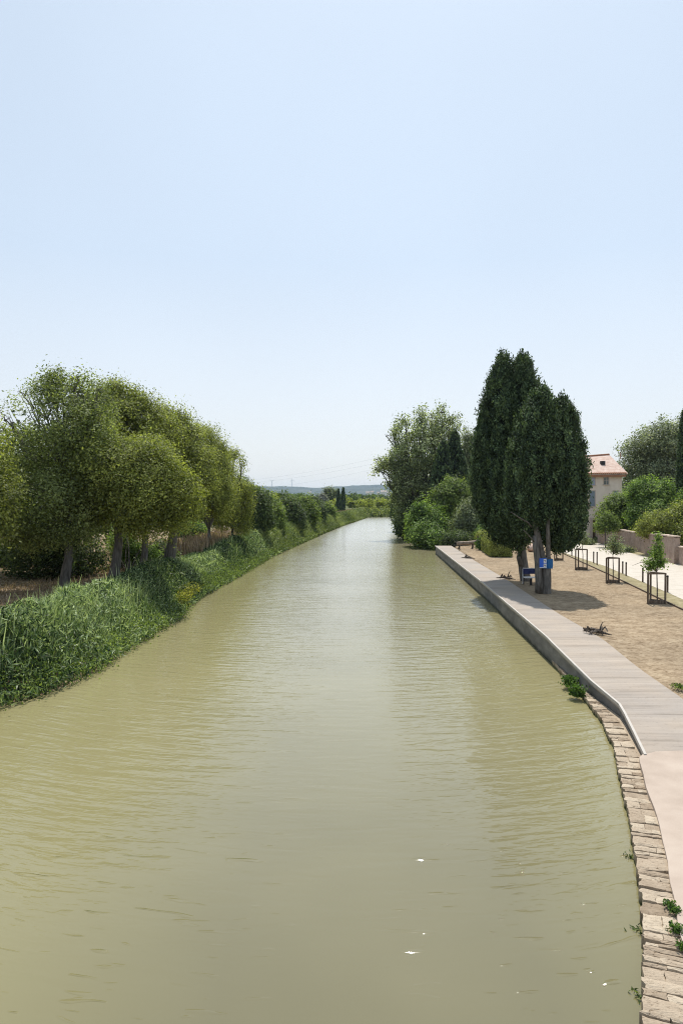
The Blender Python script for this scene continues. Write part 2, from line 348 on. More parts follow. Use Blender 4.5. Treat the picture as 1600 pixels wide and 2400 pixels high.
# hills ------------------------------------------------------------------------
def mat_hill():
    k = NT('far wooded hills'); p = k.pos()
    c = k.ramp(k.noise(.006, 6, None, .6), [(.35, (.015,.032,.03)), (.5, (.035,.055,.045)), (.65, (.08,.09,.07))])
    return k.fin(c, .95, None, .1)
hx = np.linspace(-5200, 5200, 261); hy = np.array([3600, 3900, 4200, 4500, 4700, 4900, 5100, 5300, 5500, 5800, 6300])
sil = np.interp(hx, [-5200, -1500, -760, -500, -300, -255, -205, -110, 60, 260, 500, 1500, 5200], [60, 95, 84, 83, 80, 74, 70, 78, 86, 94, 92, 105, 70])
rs = np.random.RandomState(3)
sil = sil+np.interp(hx, np.linspace(-5200, 5200, 90), rs.randn(90)*1.6)
prof = ss(3600, 5400, hy)**1.1; HZ = (14+(sil[None, :]-14)*prof[:, None]); HZ[-1] *= .55
HZ[1:-3] += np.abs(rs.randn(*HZ[1:-3].shape))*3
HX, HY = np.meshgrid(hx, hy); hb = MB(); idx = np.arange(HX.size).reshape(HX.shape)
hb.v = [np.c_[HX.ravel(), HY.ravel(), HZ.ravel()]]; hb.n = HX.size
hb.f = list(map(tuple, np.stack([idx[:-1, :-1], idx[:-1, 1:], idx[1:, 1:], idx[1:, :-1]], -1).reshape(-1, 4).tolist())); hb.t = [.5]*len(hb.f)
hb.build('hills', mat_hill(), smooth=True, kind='structure')

# ------------------------------------------------------------------ right bank: quay, walkway, coping, path, verge, road
def resample(pts, step):
    out = [Vector(pts[0])]; 
    for a, b in zip(pts[:-1], pts[1:]):
        a, b = Vector(a), Vector(b); n = max(1, int((b-a).length/step))
        for i in range(1, n+1): out.append(a.lerp(b, i/n))
    return out
# walkway outline (left = canal edge), straight quay line then kink inwards
WL = [(9.95+.0, 80.5)]
WLp = [(1019,1279),(1134,1369),(1191,1418),(1291,1503),(1383,1587),(1430,1628)]
WL = [W(px, py, .85) for px, py in WLp[:4]]
kz = [zwalk(y) for y in (22.4, 20.2)]
WL += [W(1383,1587,.68), W(1432,1630,.56), W(1449,1647,.5), W(1462,1668,.47), W(1484,1715,.37), W(1509,1770,.27)]
WR = [W(1057,1279,.85), W(1118,1318,.85), W(1184,1357,.85), W(1306,1437,.85), W(1421,1503,.85), W(1497,1556,.78), W(1597,1633,.52), Vector((8.9,17.6,.36)), Vector((9.0,16.3,.27))]
def along(poly, y):
    for a, b in zip(poly[:-1], poly[1:]):
        if min(a.y, b.y) <= y <= max(a.y, b.y): return a.lerp(b, (y-a.y)/(b.y-a.y+1e-9)).x
    return (poly[0] if abs(y-poly[0].y) < abs(y-poly[-1].y) else poly[-1]).x
yy = sorted(set(list(np.arange(16.35, 78, .7))+[p.y for p in WL]), reverse=True)
yy = [y for y in yy if 16.3 <= y <= min(WL[0].y, WR[0].y)]
dk = MB(); V = []; Fc = []
for y in yy:
    z = zwalk(y); xl, xr = along(WL, y), along(WR, y)
    V += [(xl, y, z-.11), (xl, y, z), (xr, y, z), (xr, y, z-.11)]
for i in range(len(yy)-1):
    a, b = i*4, i*4+4
    for k in range(4): Fc.append((a+k, a+(k+1) % 4, b+(k+1) % 4, b+k))
Fc += [(0, 1, 2, 3), tuple(len(V)-4+k for k in (3, 2, 1, 0))]
dk.add(V, Fc); walk = dk.build('walkway', M['deck'], kind='structure')
lp = MB()
LIPW = .05
V = []; Fc = []
for y in yy:
    z = zwalk(y); xl = along(WL, y); V += [(xl-.012, y, z-.06), (xl-.012, y, z+.028), (xl+LIPW, y, z+.028), (xl+LIPW, y, z-.02)]
for i in range(len(yy)-1):
    a, b = i*4, i*4+4
    for k in range(4): Fc.append((a+k, a+(k+1) % 4, b+(k+1) % 4, b+k))
lp.add(V, Fc+[(0,1,2,3), tuple(len(V)-4+k for k in (3,2,1,0))]); lp.build('kerb_lip', M['lip'], kind='structure')
qw = MB(); V = []; Fc = []
for y in yy:
    z = zwalk(y)-.113; xl = along(WL, y)+.05; xr = min(along(WR, y)-.1, xl+1.1); V += [(xl-.03, y, -1.0), (xl, y, z), (xr, y, z), (xr, y, -1.0)]
for i in range(len(yy)-1):
    a, b = i*4, i*4+4
    for k in range(4): Fc.append((a+k, a+(k+1) % 4, b+(k+1) % 4, b+k))
qw.add(V, Fc+[(0,1,2,3), tuple(len(V)-4+k for k in (3,2,1,0))])
qw.build('quay_wall', M['quay'], label='long dark concrete quay wall under the pale walkway', cat='wall')

# stone coping ---------------------------------------------------------------
CW = [Vector((p[0], p[1], 0)) for p in ([QUAY[-1]]+COPW[:-2]+[(2.5, 1.5)])]
CR = [W(*p, .22) for p in ((1388,1625),(1452,1686),(1482,1737),(1498,1772),(1503,1806),(1512,1833),(1518,1862),(1538,1902),(1547,1950),(1554,1964),(1563,2019),(1576,2091),(1588,2155),(1600,2208),(1640,2330))]+[Vector((4.3,7.4,.22)), Vector((4.0,5.5,.22)), Vector((3.9,1.5,.22))]
cs = resample(CW, .06)
def nearest_right(p, y):            # x of the coping's land edge at depth y
    return along(CR, y) if CR[-1].y <= y <= CR[0].y else None
st = MB(); i = 4; L = []
acc = [0]
for a, b in zip(cs[:-1], cs[1:]): acc.append(acc[-1]+(b-a).length)
def cpt(s):
    s = min(max(s, 0), acc[-1]-1e-3); j = int(np.searchsorted(acc, s))-1; j = max(j, 0)
    return cs[j].lerp(cs[j+1], (s-acc[j])/(acc[j+1]-acc[j]+1e-9)), (cs[j+1]-cs[j]).normalized()
s = 0.0; rnd = random.Random(11)
def zc(y): return .17+.05*float(lin(16, 10, y))
base_V = []
while s < acc[-1]-.4:
    ln = rnd.choice([.07, .1, .13, .16, .2, .26, .34])*rnd.uniform(.8, 1.25)
    p0, d0 = cpt(s+.008); p1, d1 = cpt(s+ln-.008)
    y0, y1 = p0.y, p1.y
    def inner(p, d):
        xr = nearest_right(p, p.y)
        if xr is None:
            xr = along(WL, p.y)+.02 if p.y > 20 else p.x+.6
        if p.y > 19: xr = min(xr, along(WL, p.y)+.1) if p.y > 20.5 else xr
        n = Vector((-d.y, d.x, 0)); wd = max(.08, (xr-p.x)*abs(n.x))
        wd = min(wd, 1.1)
        return n*wd
    n0, n1 = inner(p0, d0), inner(p1, d1)
    zt = zc(p0.y)+rnd.uniform(-.017, .014); k1, k2, k3, k4 = [rnd.uniform(-.025, .025) for _ in range(4)]
    # split across the width now and then, as laid rubble
    cuts = [0, 1] if rnd.random() < .4 else [0, rnd.uniform(.35, .7), 1]
    for ca, cb in zip(cuts[:-1], cuts[1:]):
        nu = max(2, int((cb-ca)*(n0.length)/.07)); nv = max(2, int(ln/.07)); zt2 = zt+rnd.uniform(-.01, .01)
        sk = rnd.uniform(-.2, .2)*ln
        grid = []
        for iu in range(nu+1):
            for iv in range(nv+1):
                u = ca+(cb-ca)*iu/nu; v = iv/nv
                q = (p0+n0*u).lerp(p1+n1*u, v)+(p1-p0).normalized()*(sk*u*0+sk*(u-.5))
                edge = iu in (0, nu) or iv in (0, nv)
                q = q+Vector((rnd.uniform(-.012, .012), rnd.uniform(-.008, .008), 0))
                inx = .006 if edge else 0
                if iu == 0 and ca > 0: q += n0.normalized()*.006
                if iu == 0 and ca == 0: q += n0.normalized()*(k1 if iv < nv/2 else k2)
                grid.append((q.x, q.y, zt2-(.014 if edge else 0)+rnd.uniform(-.007, .007)))
        V = grid+[(x, y, -.35 if False else zt2-.2) for x, y, z in grid]
        n_ = len(grid); idg = np.arange(n_).reshape(nu+1, nv+1); Fc = []
        for iu in range(nu):
            for iv in range(nv): Fc.append((idg[iu, iv], idg[iu, iv+1], idg[iu+1, iv+1], idg[iu+1, iv]))
        ring = [idg[i_, 0] for i_ in range(nu+1)]+[idg[nu, j_] for j_ in range(1, nv+1)]+[idg[i_, nv] for i_ in range(nu-1, -1, -1)]+[idg[0, j_] for j_ in range(nv-1, 0, -1)]
        for a, b in zip(ring, ring[1:]+ring[:1]): Fc.append((b, a, a+n_, b+n_))
        tv = rnd.random(); st.add(V, Fc, tv)
    s += ln+rnd.choice([0, .002, .005, .012])
cop = thing('stone_coping', CW[0], 'rough pale stone coping curving along the canal edge beside the sandy path', 'stone edging')
st.build('coping_stones', M['stone'], cop)
cb_ = MB(); V = []; Fc = []; cc = resample(CW, .4)
for i, p in enumerate(cc):
    d = (cc[min(i+1, len(cc)-1)]-cc[max(i-1, 0)]).normalized(); n = Vector((-d.y, d.x, 0)); z = zc(p.y)-.05
    wj = .02+.02*math.sin(i*1.7)
    V += [tuple(p+n*wj+Vector((0, 0, -1))), tuple(p+n*(wj+.03)+Vector((0, 0, z))), tuple(p+n*.7+Vector((0, 0, z))), tuple(p+n*.7+Vector((0, 0, -1)))]
for i in range(len(cc)-1):
    a, b = i*4, i*4+4
    for k in range(4): Fc.append((a+k, a+(k+1) % 4, b+(k+1) % 4, b+k))
cb_.add(V, Fc); cb_.build('wall_face', M['stone'], cop)

# sandy path: a thick sheet from the coping's land edge outwards
pt = MB(); V = []; Fc = []
yr = list(np.arange(0, 17.0, .33))
for y in yr:
    xl = max(along(CR, max(y, 1.5)), along(WL, y)+.05 if y > 16.3 else 0)-.012+.012*math.sin(y*5); z = .245+.022*float(lin(14, 16.3, y))+.006*math.sin(y*1.3)
    V += [(xl, y, z-.2), (xl, y, z), (xl+.25, y, z+.012), (11, y, z+.03), (11, y, z-.3)]
for i in range(len(yr)-1):
    a, b = i*5, i*5+5
    for k in range(4): Fc.append((a+k, b+k, b+k+1, a+k+1))
pt.add(V, Fc); pt.build('path', M['path'], smooth=False, kind='structure')
# wedge of path between coping and kerb lip up to the kink
def strip(name, left, right, m, dz=0.0, n=40, kind='structure', step=1.0, zf=None):
    y0 = max(min(left[0].y, left[-1].y), min(right[0].y, right[-1].y)); y1 = min(max(left[0].y, left[-1].y), max(right[0].y, right[-1].y))
    ys_ = np.arange(y0, y1, step); b = MB(); V = []; Fc = []; C_ = 7
    for y in ys_:
        a, c = along(left, y), along(right, y)
        for k in range(C_):
            x = a+(c-a)*k/(C_-1); V.append((x, y, (zf or gz)(x, y)+dz))
    for i in range(len(ys_)-1):
        for k in range(C_-1): Fc.append((i*C_+k, i*C_+k+1, (i+1)*C_+k+1, (i+1)*C_+k))
    b.add(V, Fc); return b.build(name, m, kind=kind)
zf = lambda x, y: .83-.61*(1-float(lin(16.3, 27, y)))
EDG = [Vector(p) for p in ((14.2,24,.8),(15.3,31,.8),(15.6,34,.8),(16.6,41,.8),(17.6,48,.8),(19.2,60,.8),(20,66,.8),(21,75,.8))]   # mulch / verge edge
RDN = [Vector(p) for p in ((15.5,24,.8),(17.2,37.3,.8),(17.6,39.8,.8),(19.7,55.4,.8),(20.6,68,.8),(21.6,80,.8),(22,90,.8))]
RDF = [Vector(p) for p in ((23.2,24,.8),(24.3,40,.8),(25.6,52,.8),(26.0,60,.8),(26.6,68,.8),(28.4,78,.8),(29,90,.8))]
strip('verge', EDG, RDN, M['verge'], .008, zf=zf)
strip('road', RDN, RDF, M['road'], .012, zf=zf)
strip('grass_edge', RDF, [v+Vector((2.6, 0, 0)) for v in RDF], M['verge'], .009, zf=zf)
# timber edging between mulch and verge
ed = MB()
for a, b in zip(EDG[:-1], EDG[1:]):
    c = (a+b)/2; d = b-a; ed.box((c.x, c.y, zf(0, c.y)+.03), (.05, d.length, .09), -math.atan2(d.x, d.y))
ed.build('timber_edging', M['wood_post'], label='low dark timber edging strip beside the grass verge', cat='edging')
strip('towpath', [Vector((-12.2, 10, 0)), Vector((-11.6, 34, 0)), Vector((-11.2,52,0)), Vector((-12,80,0)), Vector((-9.6,110,0)), Vector((-4,185,0))],
      [Vector((-10.9, 10, 0)), Vector((-10.4, 34, 0)), Vector((-9.7,52,0)), Vector((-10.6,80,0)), Vector((-8.2,110,0)), Vector((-2.6,185,0))], M['towpath'], .02)

# ------------------------------------------------------------------ foliage generators
def unit(v): return v/np.maximum(np.linalg.norm(v, axis=-1, keepdims=True), 1e-9)
def leafquads(P, size, rng, up=0.0, elong=1.7, out=None, outw=0.0, nb=None):
    n = len(P); d = rng.randn(n, 3); d[:, 2] += up
    if nb is not None:
        nn = unit(nb+rng.randn(n, 3)*.5); d = unit(np.cross(nn, rng.randn(n, 3))); a = np.cross(nn, d)
        s = size*(.65+.7*rng.rand(n, 1)); w_ = s/elong
        return np.stack([P-d*s*.5, P+a*w_*.5+nn*s*.08, P+d*s*.5, P-a*w_*.5+nn*s*.08], 1)
    if out is not None: d += out*outw
    d = unit(d); a = unit(np.cross(d, rng.randn(n, 3)))
    s = size*(.65+.7*rng.rand(n, 1)); w_ = s/elong
    nrm = np.cross(d, a)
    V = np.stack([P-d*s*.5, P+a*w_*.5+nrm*s*.06, P+d*s*.5, P-a*w_*.5+nrm*s*.06], 1)
    return V
def lobe_points(lobes, n, rng, inner=.45, flat=0):
    L = np.array(lobes, float); wt_ = (L[:, 3]*L[:, 5]+L[:, 3]*L[:, 4])**1.0; wt_ /= wt_.sum()
    k = rng.choice(len(L), n, p=wt_); u = unit(rng.randn(n, 3))
    r = 1-inner*rng.rand(n)**1.3
    P = L[k, :3]+u*L[k, 3:6]*r[:, None]
    return P, u, k, r
def vnoise(P, s, seed):
    a = np.random.RandomState(seed).randn(6, 3)*s; ph = np.random.RandomState(seed+1).rand(6)*6.28
    return np.sin(P@a.T+ph).mean(1)
def foliage(mb, lobes, ncl, per, spread, size, rng, up=.2, gap=-.9, inner=.5, seed=1, elong=1.7, vert=1.0, jag=.0):
    C, u, k, r = lobe_points(lobes, ncl, rng, inner)
    cen = np.array(lobes, float)[k, :3]; C = cen+(C-cen)*(1+.42*vnoise(u*2.2+k[:, None]*1.7, 1.0, seed+5)+.22*vnoise(u*6+k[:, None], 1.0, seed+9))[:, None]
    C = C+u*(rng.rand(len(C), 1)**3)*jag
    ok = vnoise(C, 1.3, seed) > gap
    C = C[ok]; u = u[ok]
    n = len(C); ct = rng.rand(n)
    P = np.repeat(C, per, 0)+rng.randn(n*per, 3)*np.array([spread, spread, spread*vert])
    U = np.repeat(u, per, 0); V = leafquads(P, size, rng, up, elong, U, .3, U*.8+np.array([0, 0, .55]))
    t = .6*np.repeat(ct, per)+.4*rng.rand(n*per)
    mb.quads(V, t); return C
def limb(mb, a, b, r0, r1, rng, n=6, bend=.12, sides=6):
    a, b = Vector(a), Vector(b); d = (b-a); L_ = d.length; pts = []; rr = []
    off = Vector(rng.randn(3))*L_*bend
    for i in range(n+1):
        t = i/n; p = a+d*t+off*math.sin(t*math.pi)+Vector((0, 0, 1))*L_*.06*math.sin(t*math.pi)+Vector(rng.randn(3))*L_*.012*(0 < i < n)
        pts.append(p); rr.append(r0*(1-t)+r1*t)
    mb.tube(pts, rr, sides, wob=.06); return pts
def crown_limbs(mb, fork, lobes, C, rng, r0, nper=4, ntw=40):
    for L_ in lobes:
        c = Vector(L_[:3]); base = fork if isinstance(fork, Vector) else min(fork, key=lambda q: (q-c).length)
        r1_ = r0 if max(L_[3], L_[5]) > .9 else r0*.3; pts = limb(mb, base, c+Vector((0, 0, -L_[5]*.1)), r1_, r1_*.3, rng, 6, .05)
        for j in range(nper):
            u = unit(rng.randn(3)); u[2] = abs(u[2])*.8
            e = c+Vector(u*np.array(L_[3:6])*.85)
            limb(mb, pts[rng.randint(2, len(pts))], e, r0*.4, r0*.07, rng, 5, .05, 5)
    if len(C):
        for q in C[rng.randint(0, len(C), ntw)]:
            q = Vector(q); L_ = min(lobes, key=lambda l: (Vector(l[:3])-q).length)
            limb(mb, Vector(L_[:3]).lerp(q, .3), q, r0*.12, r0*.03, rng, 3, .1, 4)
def tree(name, base, trunk_pts, trunk_r, lobes, m, bark, label, cat='tree', group=None, ncl=600, per=30, spread=.4, size=.16, seed=1, gap=-.5, up=.2, inner=.5, r0=None, elong=1.7, jag=0., nper=4, ntw=30):
    rng = np.random.RandomState(seed); random.seed(seed)
    root = thing(name, base, label, cat, group)
    cr = MB(); C = foliage(cr, lobes, ncl, per, spread, size, rng, up, gap, inner, seed, elong, 1., jag)
    cr.build('crown', m, root)
    tb = MB(); pts = [Vector(base)-Vector((0, 0, .3))]+[Vector(p) for p in trunk_pts]
    fine = []
    for a, b in zip(pts[:-1], pts[1:]):
        for j in range(4): fine.append(a.lerp(b, j/4)+Vector((rng.randn()*.03, rng.randn()*.03, 0))*trunk_r*3*(j > 0))
    fine.append(pts[-1]); n = len(fine)
    rr = [trunk_r*(1.35-.35*min(1, i/2.5))*(1-.45*i/(n-1)) for i in range(n)]
    tb.tube(fine, rr, 10, wob=.12)
    crown_limbs(tb, pts[-1], lobes, C, rng, r0 or trunk_r*.5, nper, ntw)
    tb.build('trunk', bark, root, smooth=True)
    return root
def lobe_px(px, py, rx, ry, y, dy=None):
    p = D(px, py, y); s = y/F
    return (p.x, p.y, p.z, rx*s, (dy if dy else rx*s), ry*s)

# ------------------------------------------------------------------ left bank trees
GL = 'trees in the row along the left bank'
def ltree(px, py, y, lob, label, seed, r=.3, lean=(0, 0), fork=None, z=None, **kw):
    zb = gz((px-800)/F*y, y); b = Vector(((px-800)/F*y, y, zb)); top = fork or (b+Vector((lean[0], 0, 3.0)))
    mid = b.lerp(top, .5)+Vector((.08, 0, 0))
    kw.pop('spread', 0) if y < 75 else 0; a = dict(ncl=900, per=34, spread=.27, size=.135, gap=-.45, jag=.12); a.update(kw); a['per'] = int(a['per']*1.45); a['ncl'] = int(a['ncl']*1.15); mm = a.pop('m', M['tree_olive'])
    return tree('broadleaf_tree', b, [mid, top], r, [lobe_px(*l) for l in lob], mm, M['bark'], label, group=GL, seed=seed, **a)
ltree(150, 1380, 38.7, [(150,1000,95,100,38.7),(60,1080,90,110,39.5),(215,1060,70,110,38.5),(30,1000,55,70,40),(150,930,75,50,39),(95,945,60,48,39),(210,948,48,48,39),(120,1180,120,80,38),(95,1250,55,36,38),(195,1240,22,30,38),(20,1235,45,40,38),(60,925,24,20,39),(125,888,24,16,39),(185,890,26,18,39),(230,915,18,18,39),(12,985,20,22,40)],
      'tallest round headed tree at the left edge with sky showing through its fan of limbs', 21, .26, fork=D(165,1180,38.7), m=M['elm'], ncl=1400, per=27, gap=-.24, spread=.3, inner=.45, nper=7, ntw=90, r0=.11)
ltree(262, 1375, 39.6, [(275,1110,95,85,38.6),(370,1140,80,95,39),(200,1150,80,70,39),(300,1160,85,58,38),(425,1168,36,58,39),(232,1228,34,34,39),(335,1228,24,34,39),(300,1215,36,26,38),(395,1225,18,28,39),(330,1070,70,55,40)],
      'low domed olive green tree with two leaning limbs in front of the taller crowns', 22, .3, fork=D(280,1210,39.6), ncl=1500, per=34, inner=.45)
ltree(332, 1352, 44, [(290,1000,80,85,46),(250,960,60,60,46),(350,1000,70,70,46),(350,1120,80,90,45),(225,1000,50,50,43),(270,912,26,18,46),(315,928,22,18,46),(345,945,18,18,46)], 'tall olive tree rising behind the low domed tree, its trunk dark and slim', 23, .24, fork=D(340,1200,44), ncl=1200)
ltree(388, 1338, 48.9, [(400,1040,75,78,50),(450,1090,65,80,50),(432,1165,46,62,48),(400,1120,80,85,50),(350,1040,50,50,47),(425,1185,30,50,49),(362,1225,14,24,48),(385,970,24,18,50),(420,985,20,18,50),(455,1020,22,20,50),(470,1120,26,30,49)], 'olive tree with a thick leaning bare trunk beside the sunlit mound', 24, .42, fork=D(412,1215,48.9), ncl=1200)
ltree(486, 1297, 62, [(480,1050,50,52,62),(460,1025,40,30,60),(495,1110,60,70,62),(520,1165,42,52,61),(460,1150,48,62,62)], 'olive tree with a thin forked trunk right of the sunlit mound', 25, .2, fork=D(490,1240,62), ncl=1000)
ltree(541, 1291, 68, [(530,1130,42,50,68),(560,1180,33,60,68),(520,1190,40,50,66),(515,1085,25,35,69),(548,1066,11,8,66),(566,1082,7,12,66),(575,1150,16,18,67),(572,1228,14,24,67)], 'rounded olive tree with a straggling bare branch against the sky', 26, .18, fork=D(545,1240,68), ncl=900)
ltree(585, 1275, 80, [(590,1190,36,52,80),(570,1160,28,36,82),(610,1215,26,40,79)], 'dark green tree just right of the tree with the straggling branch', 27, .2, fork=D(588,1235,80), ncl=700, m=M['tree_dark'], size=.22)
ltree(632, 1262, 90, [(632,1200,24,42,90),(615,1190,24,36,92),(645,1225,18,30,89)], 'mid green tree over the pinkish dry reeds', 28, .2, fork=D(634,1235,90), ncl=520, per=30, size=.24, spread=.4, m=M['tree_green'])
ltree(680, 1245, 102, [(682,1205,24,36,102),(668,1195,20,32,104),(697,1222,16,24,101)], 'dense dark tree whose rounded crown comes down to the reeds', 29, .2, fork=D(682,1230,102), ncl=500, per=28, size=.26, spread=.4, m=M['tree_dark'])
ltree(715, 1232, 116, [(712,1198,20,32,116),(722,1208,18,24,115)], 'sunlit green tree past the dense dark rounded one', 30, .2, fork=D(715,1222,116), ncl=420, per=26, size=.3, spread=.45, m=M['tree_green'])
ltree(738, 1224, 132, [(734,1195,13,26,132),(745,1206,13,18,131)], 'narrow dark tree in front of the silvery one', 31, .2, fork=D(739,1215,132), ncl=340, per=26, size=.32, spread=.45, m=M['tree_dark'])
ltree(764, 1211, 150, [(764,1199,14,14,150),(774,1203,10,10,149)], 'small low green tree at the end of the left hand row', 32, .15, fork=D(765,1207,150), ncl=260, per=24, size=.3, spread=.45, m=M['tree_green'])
# trees outside the left edge that shade the bank
ltree(-110, 1400, 34, [(-120,1080,130,130,34),(-60,1180,110,90,34),(-130,980,100,70,35)], 'round tree half cut off by the left edge', 33, .3, fork=D(-110,1220,34), ncl=900)
for i, (x, y, h, rr_) in enumerate(((-19, 46, 9.5, 3.6), (-21, 58, 8.5, 3.4), (-27, 86, 7.5, 3.2), (-22, 36, 9, 3.8), (-17, 92, 6.8, 3.2), (-15.5, 108, 6.6, 3.0))):
    z = gz(x, y)
    tree('broadleaf_tree', (x, y, z), [(x+.1, y, z+1.2), (x, y, z+2.4)], .25, [(x, y, z+h*.6, rr_, rr_, h*.38), (x+1, y-1, z+h*.45, rr_*.8, rr_*.8, h*.3), (x-1.2, y+.8, z+h*.5, rr_*.8, rr_*.8, h*.3)],
         M['tree_dark'], M['bark_dark'], ['second row tree glimpsed behind the leaning bare trunk', 'second row tree glimpsed above the sunlit mound', 'second row tree behind the thin forked trunk',
          'second row tree behind the leftmost dark trunk', 'second row tree behind the tree over the dry reeds', 'second row tree behind the dense dark rounded tree'][i], group='trees of the second row behind the left bank', ncl=420, per=24, spread=.5, size=.27, seed=60+i, gap=-.5)
# undergrowth bushes under the left trees
def bush(px, py, y, lob, label, seed, m, ncl=300, per=26, spread=.22, size=.15, name='bush', group=None, gap=-.7, zb=None, up=.2, **kw):
    p = D(px, py, y); b = Vector((p.x, y, zb if zb is not None else gz(p.x, y)))
    rng = np.random.RandomState(seed); random.seed(seed); root = thing(name, b, label, 'bush', group)
    lobes = [lobe_px(*l) for l in lob]
    cr = MB(); C = foliage(cr, lobes, ncl, per, spread, size, rng, up, gap, .55, seed, 1.6, 1., .25)
    cr.build('foliage', m, root); tb = MB()
    for q in C[rng.randint(0, len(C), 16)]: limb(tb, b+Vector((rng.randn()*.02, rng.randn()*.02, -.1)), Vector(q), .045, .01, rng, 4, .1, 5)
    tb.build('stem', M['bark_dark'], root); return root
GU = 'bushes under the left bank trees'
bush(305, 1335, 47, [(300,1295,32,46,50),(335,1310,30,32,50),(285,1265,22,40,51)], 'leafy sunlit bush between the two slim dark trunks', 41, M['bush_bright'], 620, group=GU)
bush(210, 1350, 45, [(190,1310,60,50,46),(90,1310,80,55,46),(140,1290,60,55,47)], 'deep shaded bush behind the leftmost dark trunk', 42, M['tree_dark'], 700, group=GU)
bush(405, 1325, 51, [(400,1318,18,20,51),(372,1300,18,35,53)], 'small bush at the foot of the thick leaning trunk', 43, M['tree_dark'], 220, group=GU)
bush(440, 1262, 82, [(430,1242,22,14,82),(462,1244,18,14,82)], 'low pale green bush behind the sunlit mound', 44, M['bush_bright'], 260, group=GU, spread=.3, size=.22)
bush(520, 1275, 76, [(525,1262,26,18,76),(500,1268,20,16,77)], 'brown tinged bush right of the thin forked trunk', 45, M['dry'], 200, group=GU, spread=.3, size=.18)
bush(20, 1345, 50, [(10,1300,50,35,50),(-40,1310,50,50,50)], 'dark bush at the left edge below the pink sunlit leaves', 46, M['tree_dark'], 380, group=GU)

# ------------------------------------------------------------------ reeds on the left bank
def edge_points(poly, y0, y1, n, rng, dmin, dmax, bias=1.0):
    P = [Vector((a[0], a[1], 0)) for a in poly]; segs = [(a, b) for a, b in zip(P[:-1], P[1:]) if b.y > y0 and a.y < y1]
    wts = np.array([(b-a).length for a, b in segs]); wts /= wts.sum(); k = rng.choice(len(segs), n, p=wts); t = rng.rand(n)
    A = np.array([segs[i][0] for i in k]); B = np.array([segs[i][1] for i in k]); d = B-A; d = unit(d)
    nrm = np.c_[-d[:, 1], d[:, 0], np.zeros(n)]
    dd = dmin+(dmax-dmin)*rng.rand(n)**bias
    Q = A+(B-A)*t[:, None]+nrm*dd[:, None]
    return Q, dd
def blades(mb, Q, h, w_, rng, lean=.35, tintf=None):
    n = len(Q); a = rng.rand(n)*6.283; ld = np.c_[np.cos(a), np.sin(a), np.zeros(n)]
    b = rng.rand(n)*6.283; wd = np.c_[np.cos(b), np.sin(b), np.zeros(n)]
    l = (lean*rng.rand(n)*h)[:, None]; h = h[:, None]; w_ = (w_*(.6+.8*rng.rand(n)))[:, None]; up = np.array([0, 0, 1.0])
    p0 = Q; p1 = Q+up*h*.6+ld*l*.35; p2 = Q+up*h*(1-.12*rng.rand(n, 1))+ld*l
    V1 = np.stack([p0-wd*w_*.4, p0+wd*w_*.4, p1+wd*w_*.5, p1-wd*w_*.5], 1)
    V2 = np.stack([p1-wd*w_*.5, p1+wd*w_*.5, p2+wd*w_*.08, p2-wd*w_*.08], 1)
    t = rng.rand(n)*.8 if tintf is None else tintf
    mb.quads(V1, t); mb.quads(V2, np.clip(t+.12, 0, 1))
rng = np.random.RandomState(5)
rd = MB()
for (y0, y1, n, w_, hm) in ((6, 50, 30000, .03, 1.0), (50, 85, 16000, .05, 1.05)):
    Q, dd = edge_points(LEFT, y0, y1, n, rng, -.15, 3.6, .8)
    Q = Q[:, :]; z0 = np.maximum(ground_z(Q[:, 0], Q[:, 1]), -.1); Q[:, 2] = z0
    hh = .84*(.45+1.15*ss(0, 1.6, dd)-.85*ss(1.7, 3.2, dd))*(.65+.5*rng.rand(n))*hm
    hh *= (1+.4*vnoise(Q, .8, 8)+.25*vnoise(Q, 2.2, 9))*(1-.6*np.exp(-((Q[:, 1]-52)/7.5)**2))
    blades(rd, Q, np.maximum(hh, .2), w_, rng, .5, np.clip(.42+.3*vnoise(Q, .5, 4)+.45*(rng.rand(n)-.5), 0, 1))
for (y0, y1, n, sz) in ((6, 50, 60000, .24), (50, 90, 30000, .36)):
    Q, dd = edge_points(LEFT, y0, y1, n, rng, -.35, 3.6, .8); z0 = np.maximum(ground_z(Q[:, 0], Q[:, 1]), 0)
    hh = .84*(.5+1.2*ss(0, 1.6, dd)-.85*ss(1.7, 3.2, dd))*(1+.4*vnoise(Q, .8, 8)+.25*vnoise(Q, 2.2, 9))*(1-.6*np.exp(-((Q[:, 1]-52)/7.5)**2))
    Q[:, 0] += .35*vnoise(Q, 1.1, 15)*(dd < 1.2); Q[:, 2] = z0+np.maximum(hh, .25)*(1-.75*rng.rand(n)**1.6)*.95
    rd.quads(leafquads(Q, sz, rng, .75, 5.5), np.clip(.4+.35*vnoise(Q, .5, 4)+.95*(rng.rand(n)-.5), 0, 1))
Q, dd = edge_points(LEFT, 8, 85, 900, rng, 1.0, 2.6); Q[:, 2] = ground_z(Q[:, 0], Q[:, 1]); blades(rd, Q, (1.0+.85*rng.rand(900))*(1-.6*np.exp(-((Q[:, 1]-52)/7.5)**2)), .03, rng, .25, np.full(900, .8))
rd.build('reeds', M['reed'], kind='stuff', label='dense tall green reeds lining the near left bank', cat='reeds')
rd = MB(); n = 30000
Q, dd = edge_points(LEFT, 80, 230, n, rng, -.2, 3.6, .9); Q[:, 2] = np.maximum(ground_z(Q[:, 0], Q[:, 1]), -.1)
hh = .85*(.6+1.2*ss(0, 1.4, dd)-.8*ss(1.8, 3.2, dd))*(.6+.5*rng.rand(n))*(1+.3*vnoise(Q, .5, 8)); blades(rd, Q, np.maximum(hh, .2), .11, rng, .55, np.clip(.5+.35*vnoise(Q, .35, 4)+.5*(rng.rand(n)-.5), 0, 1))
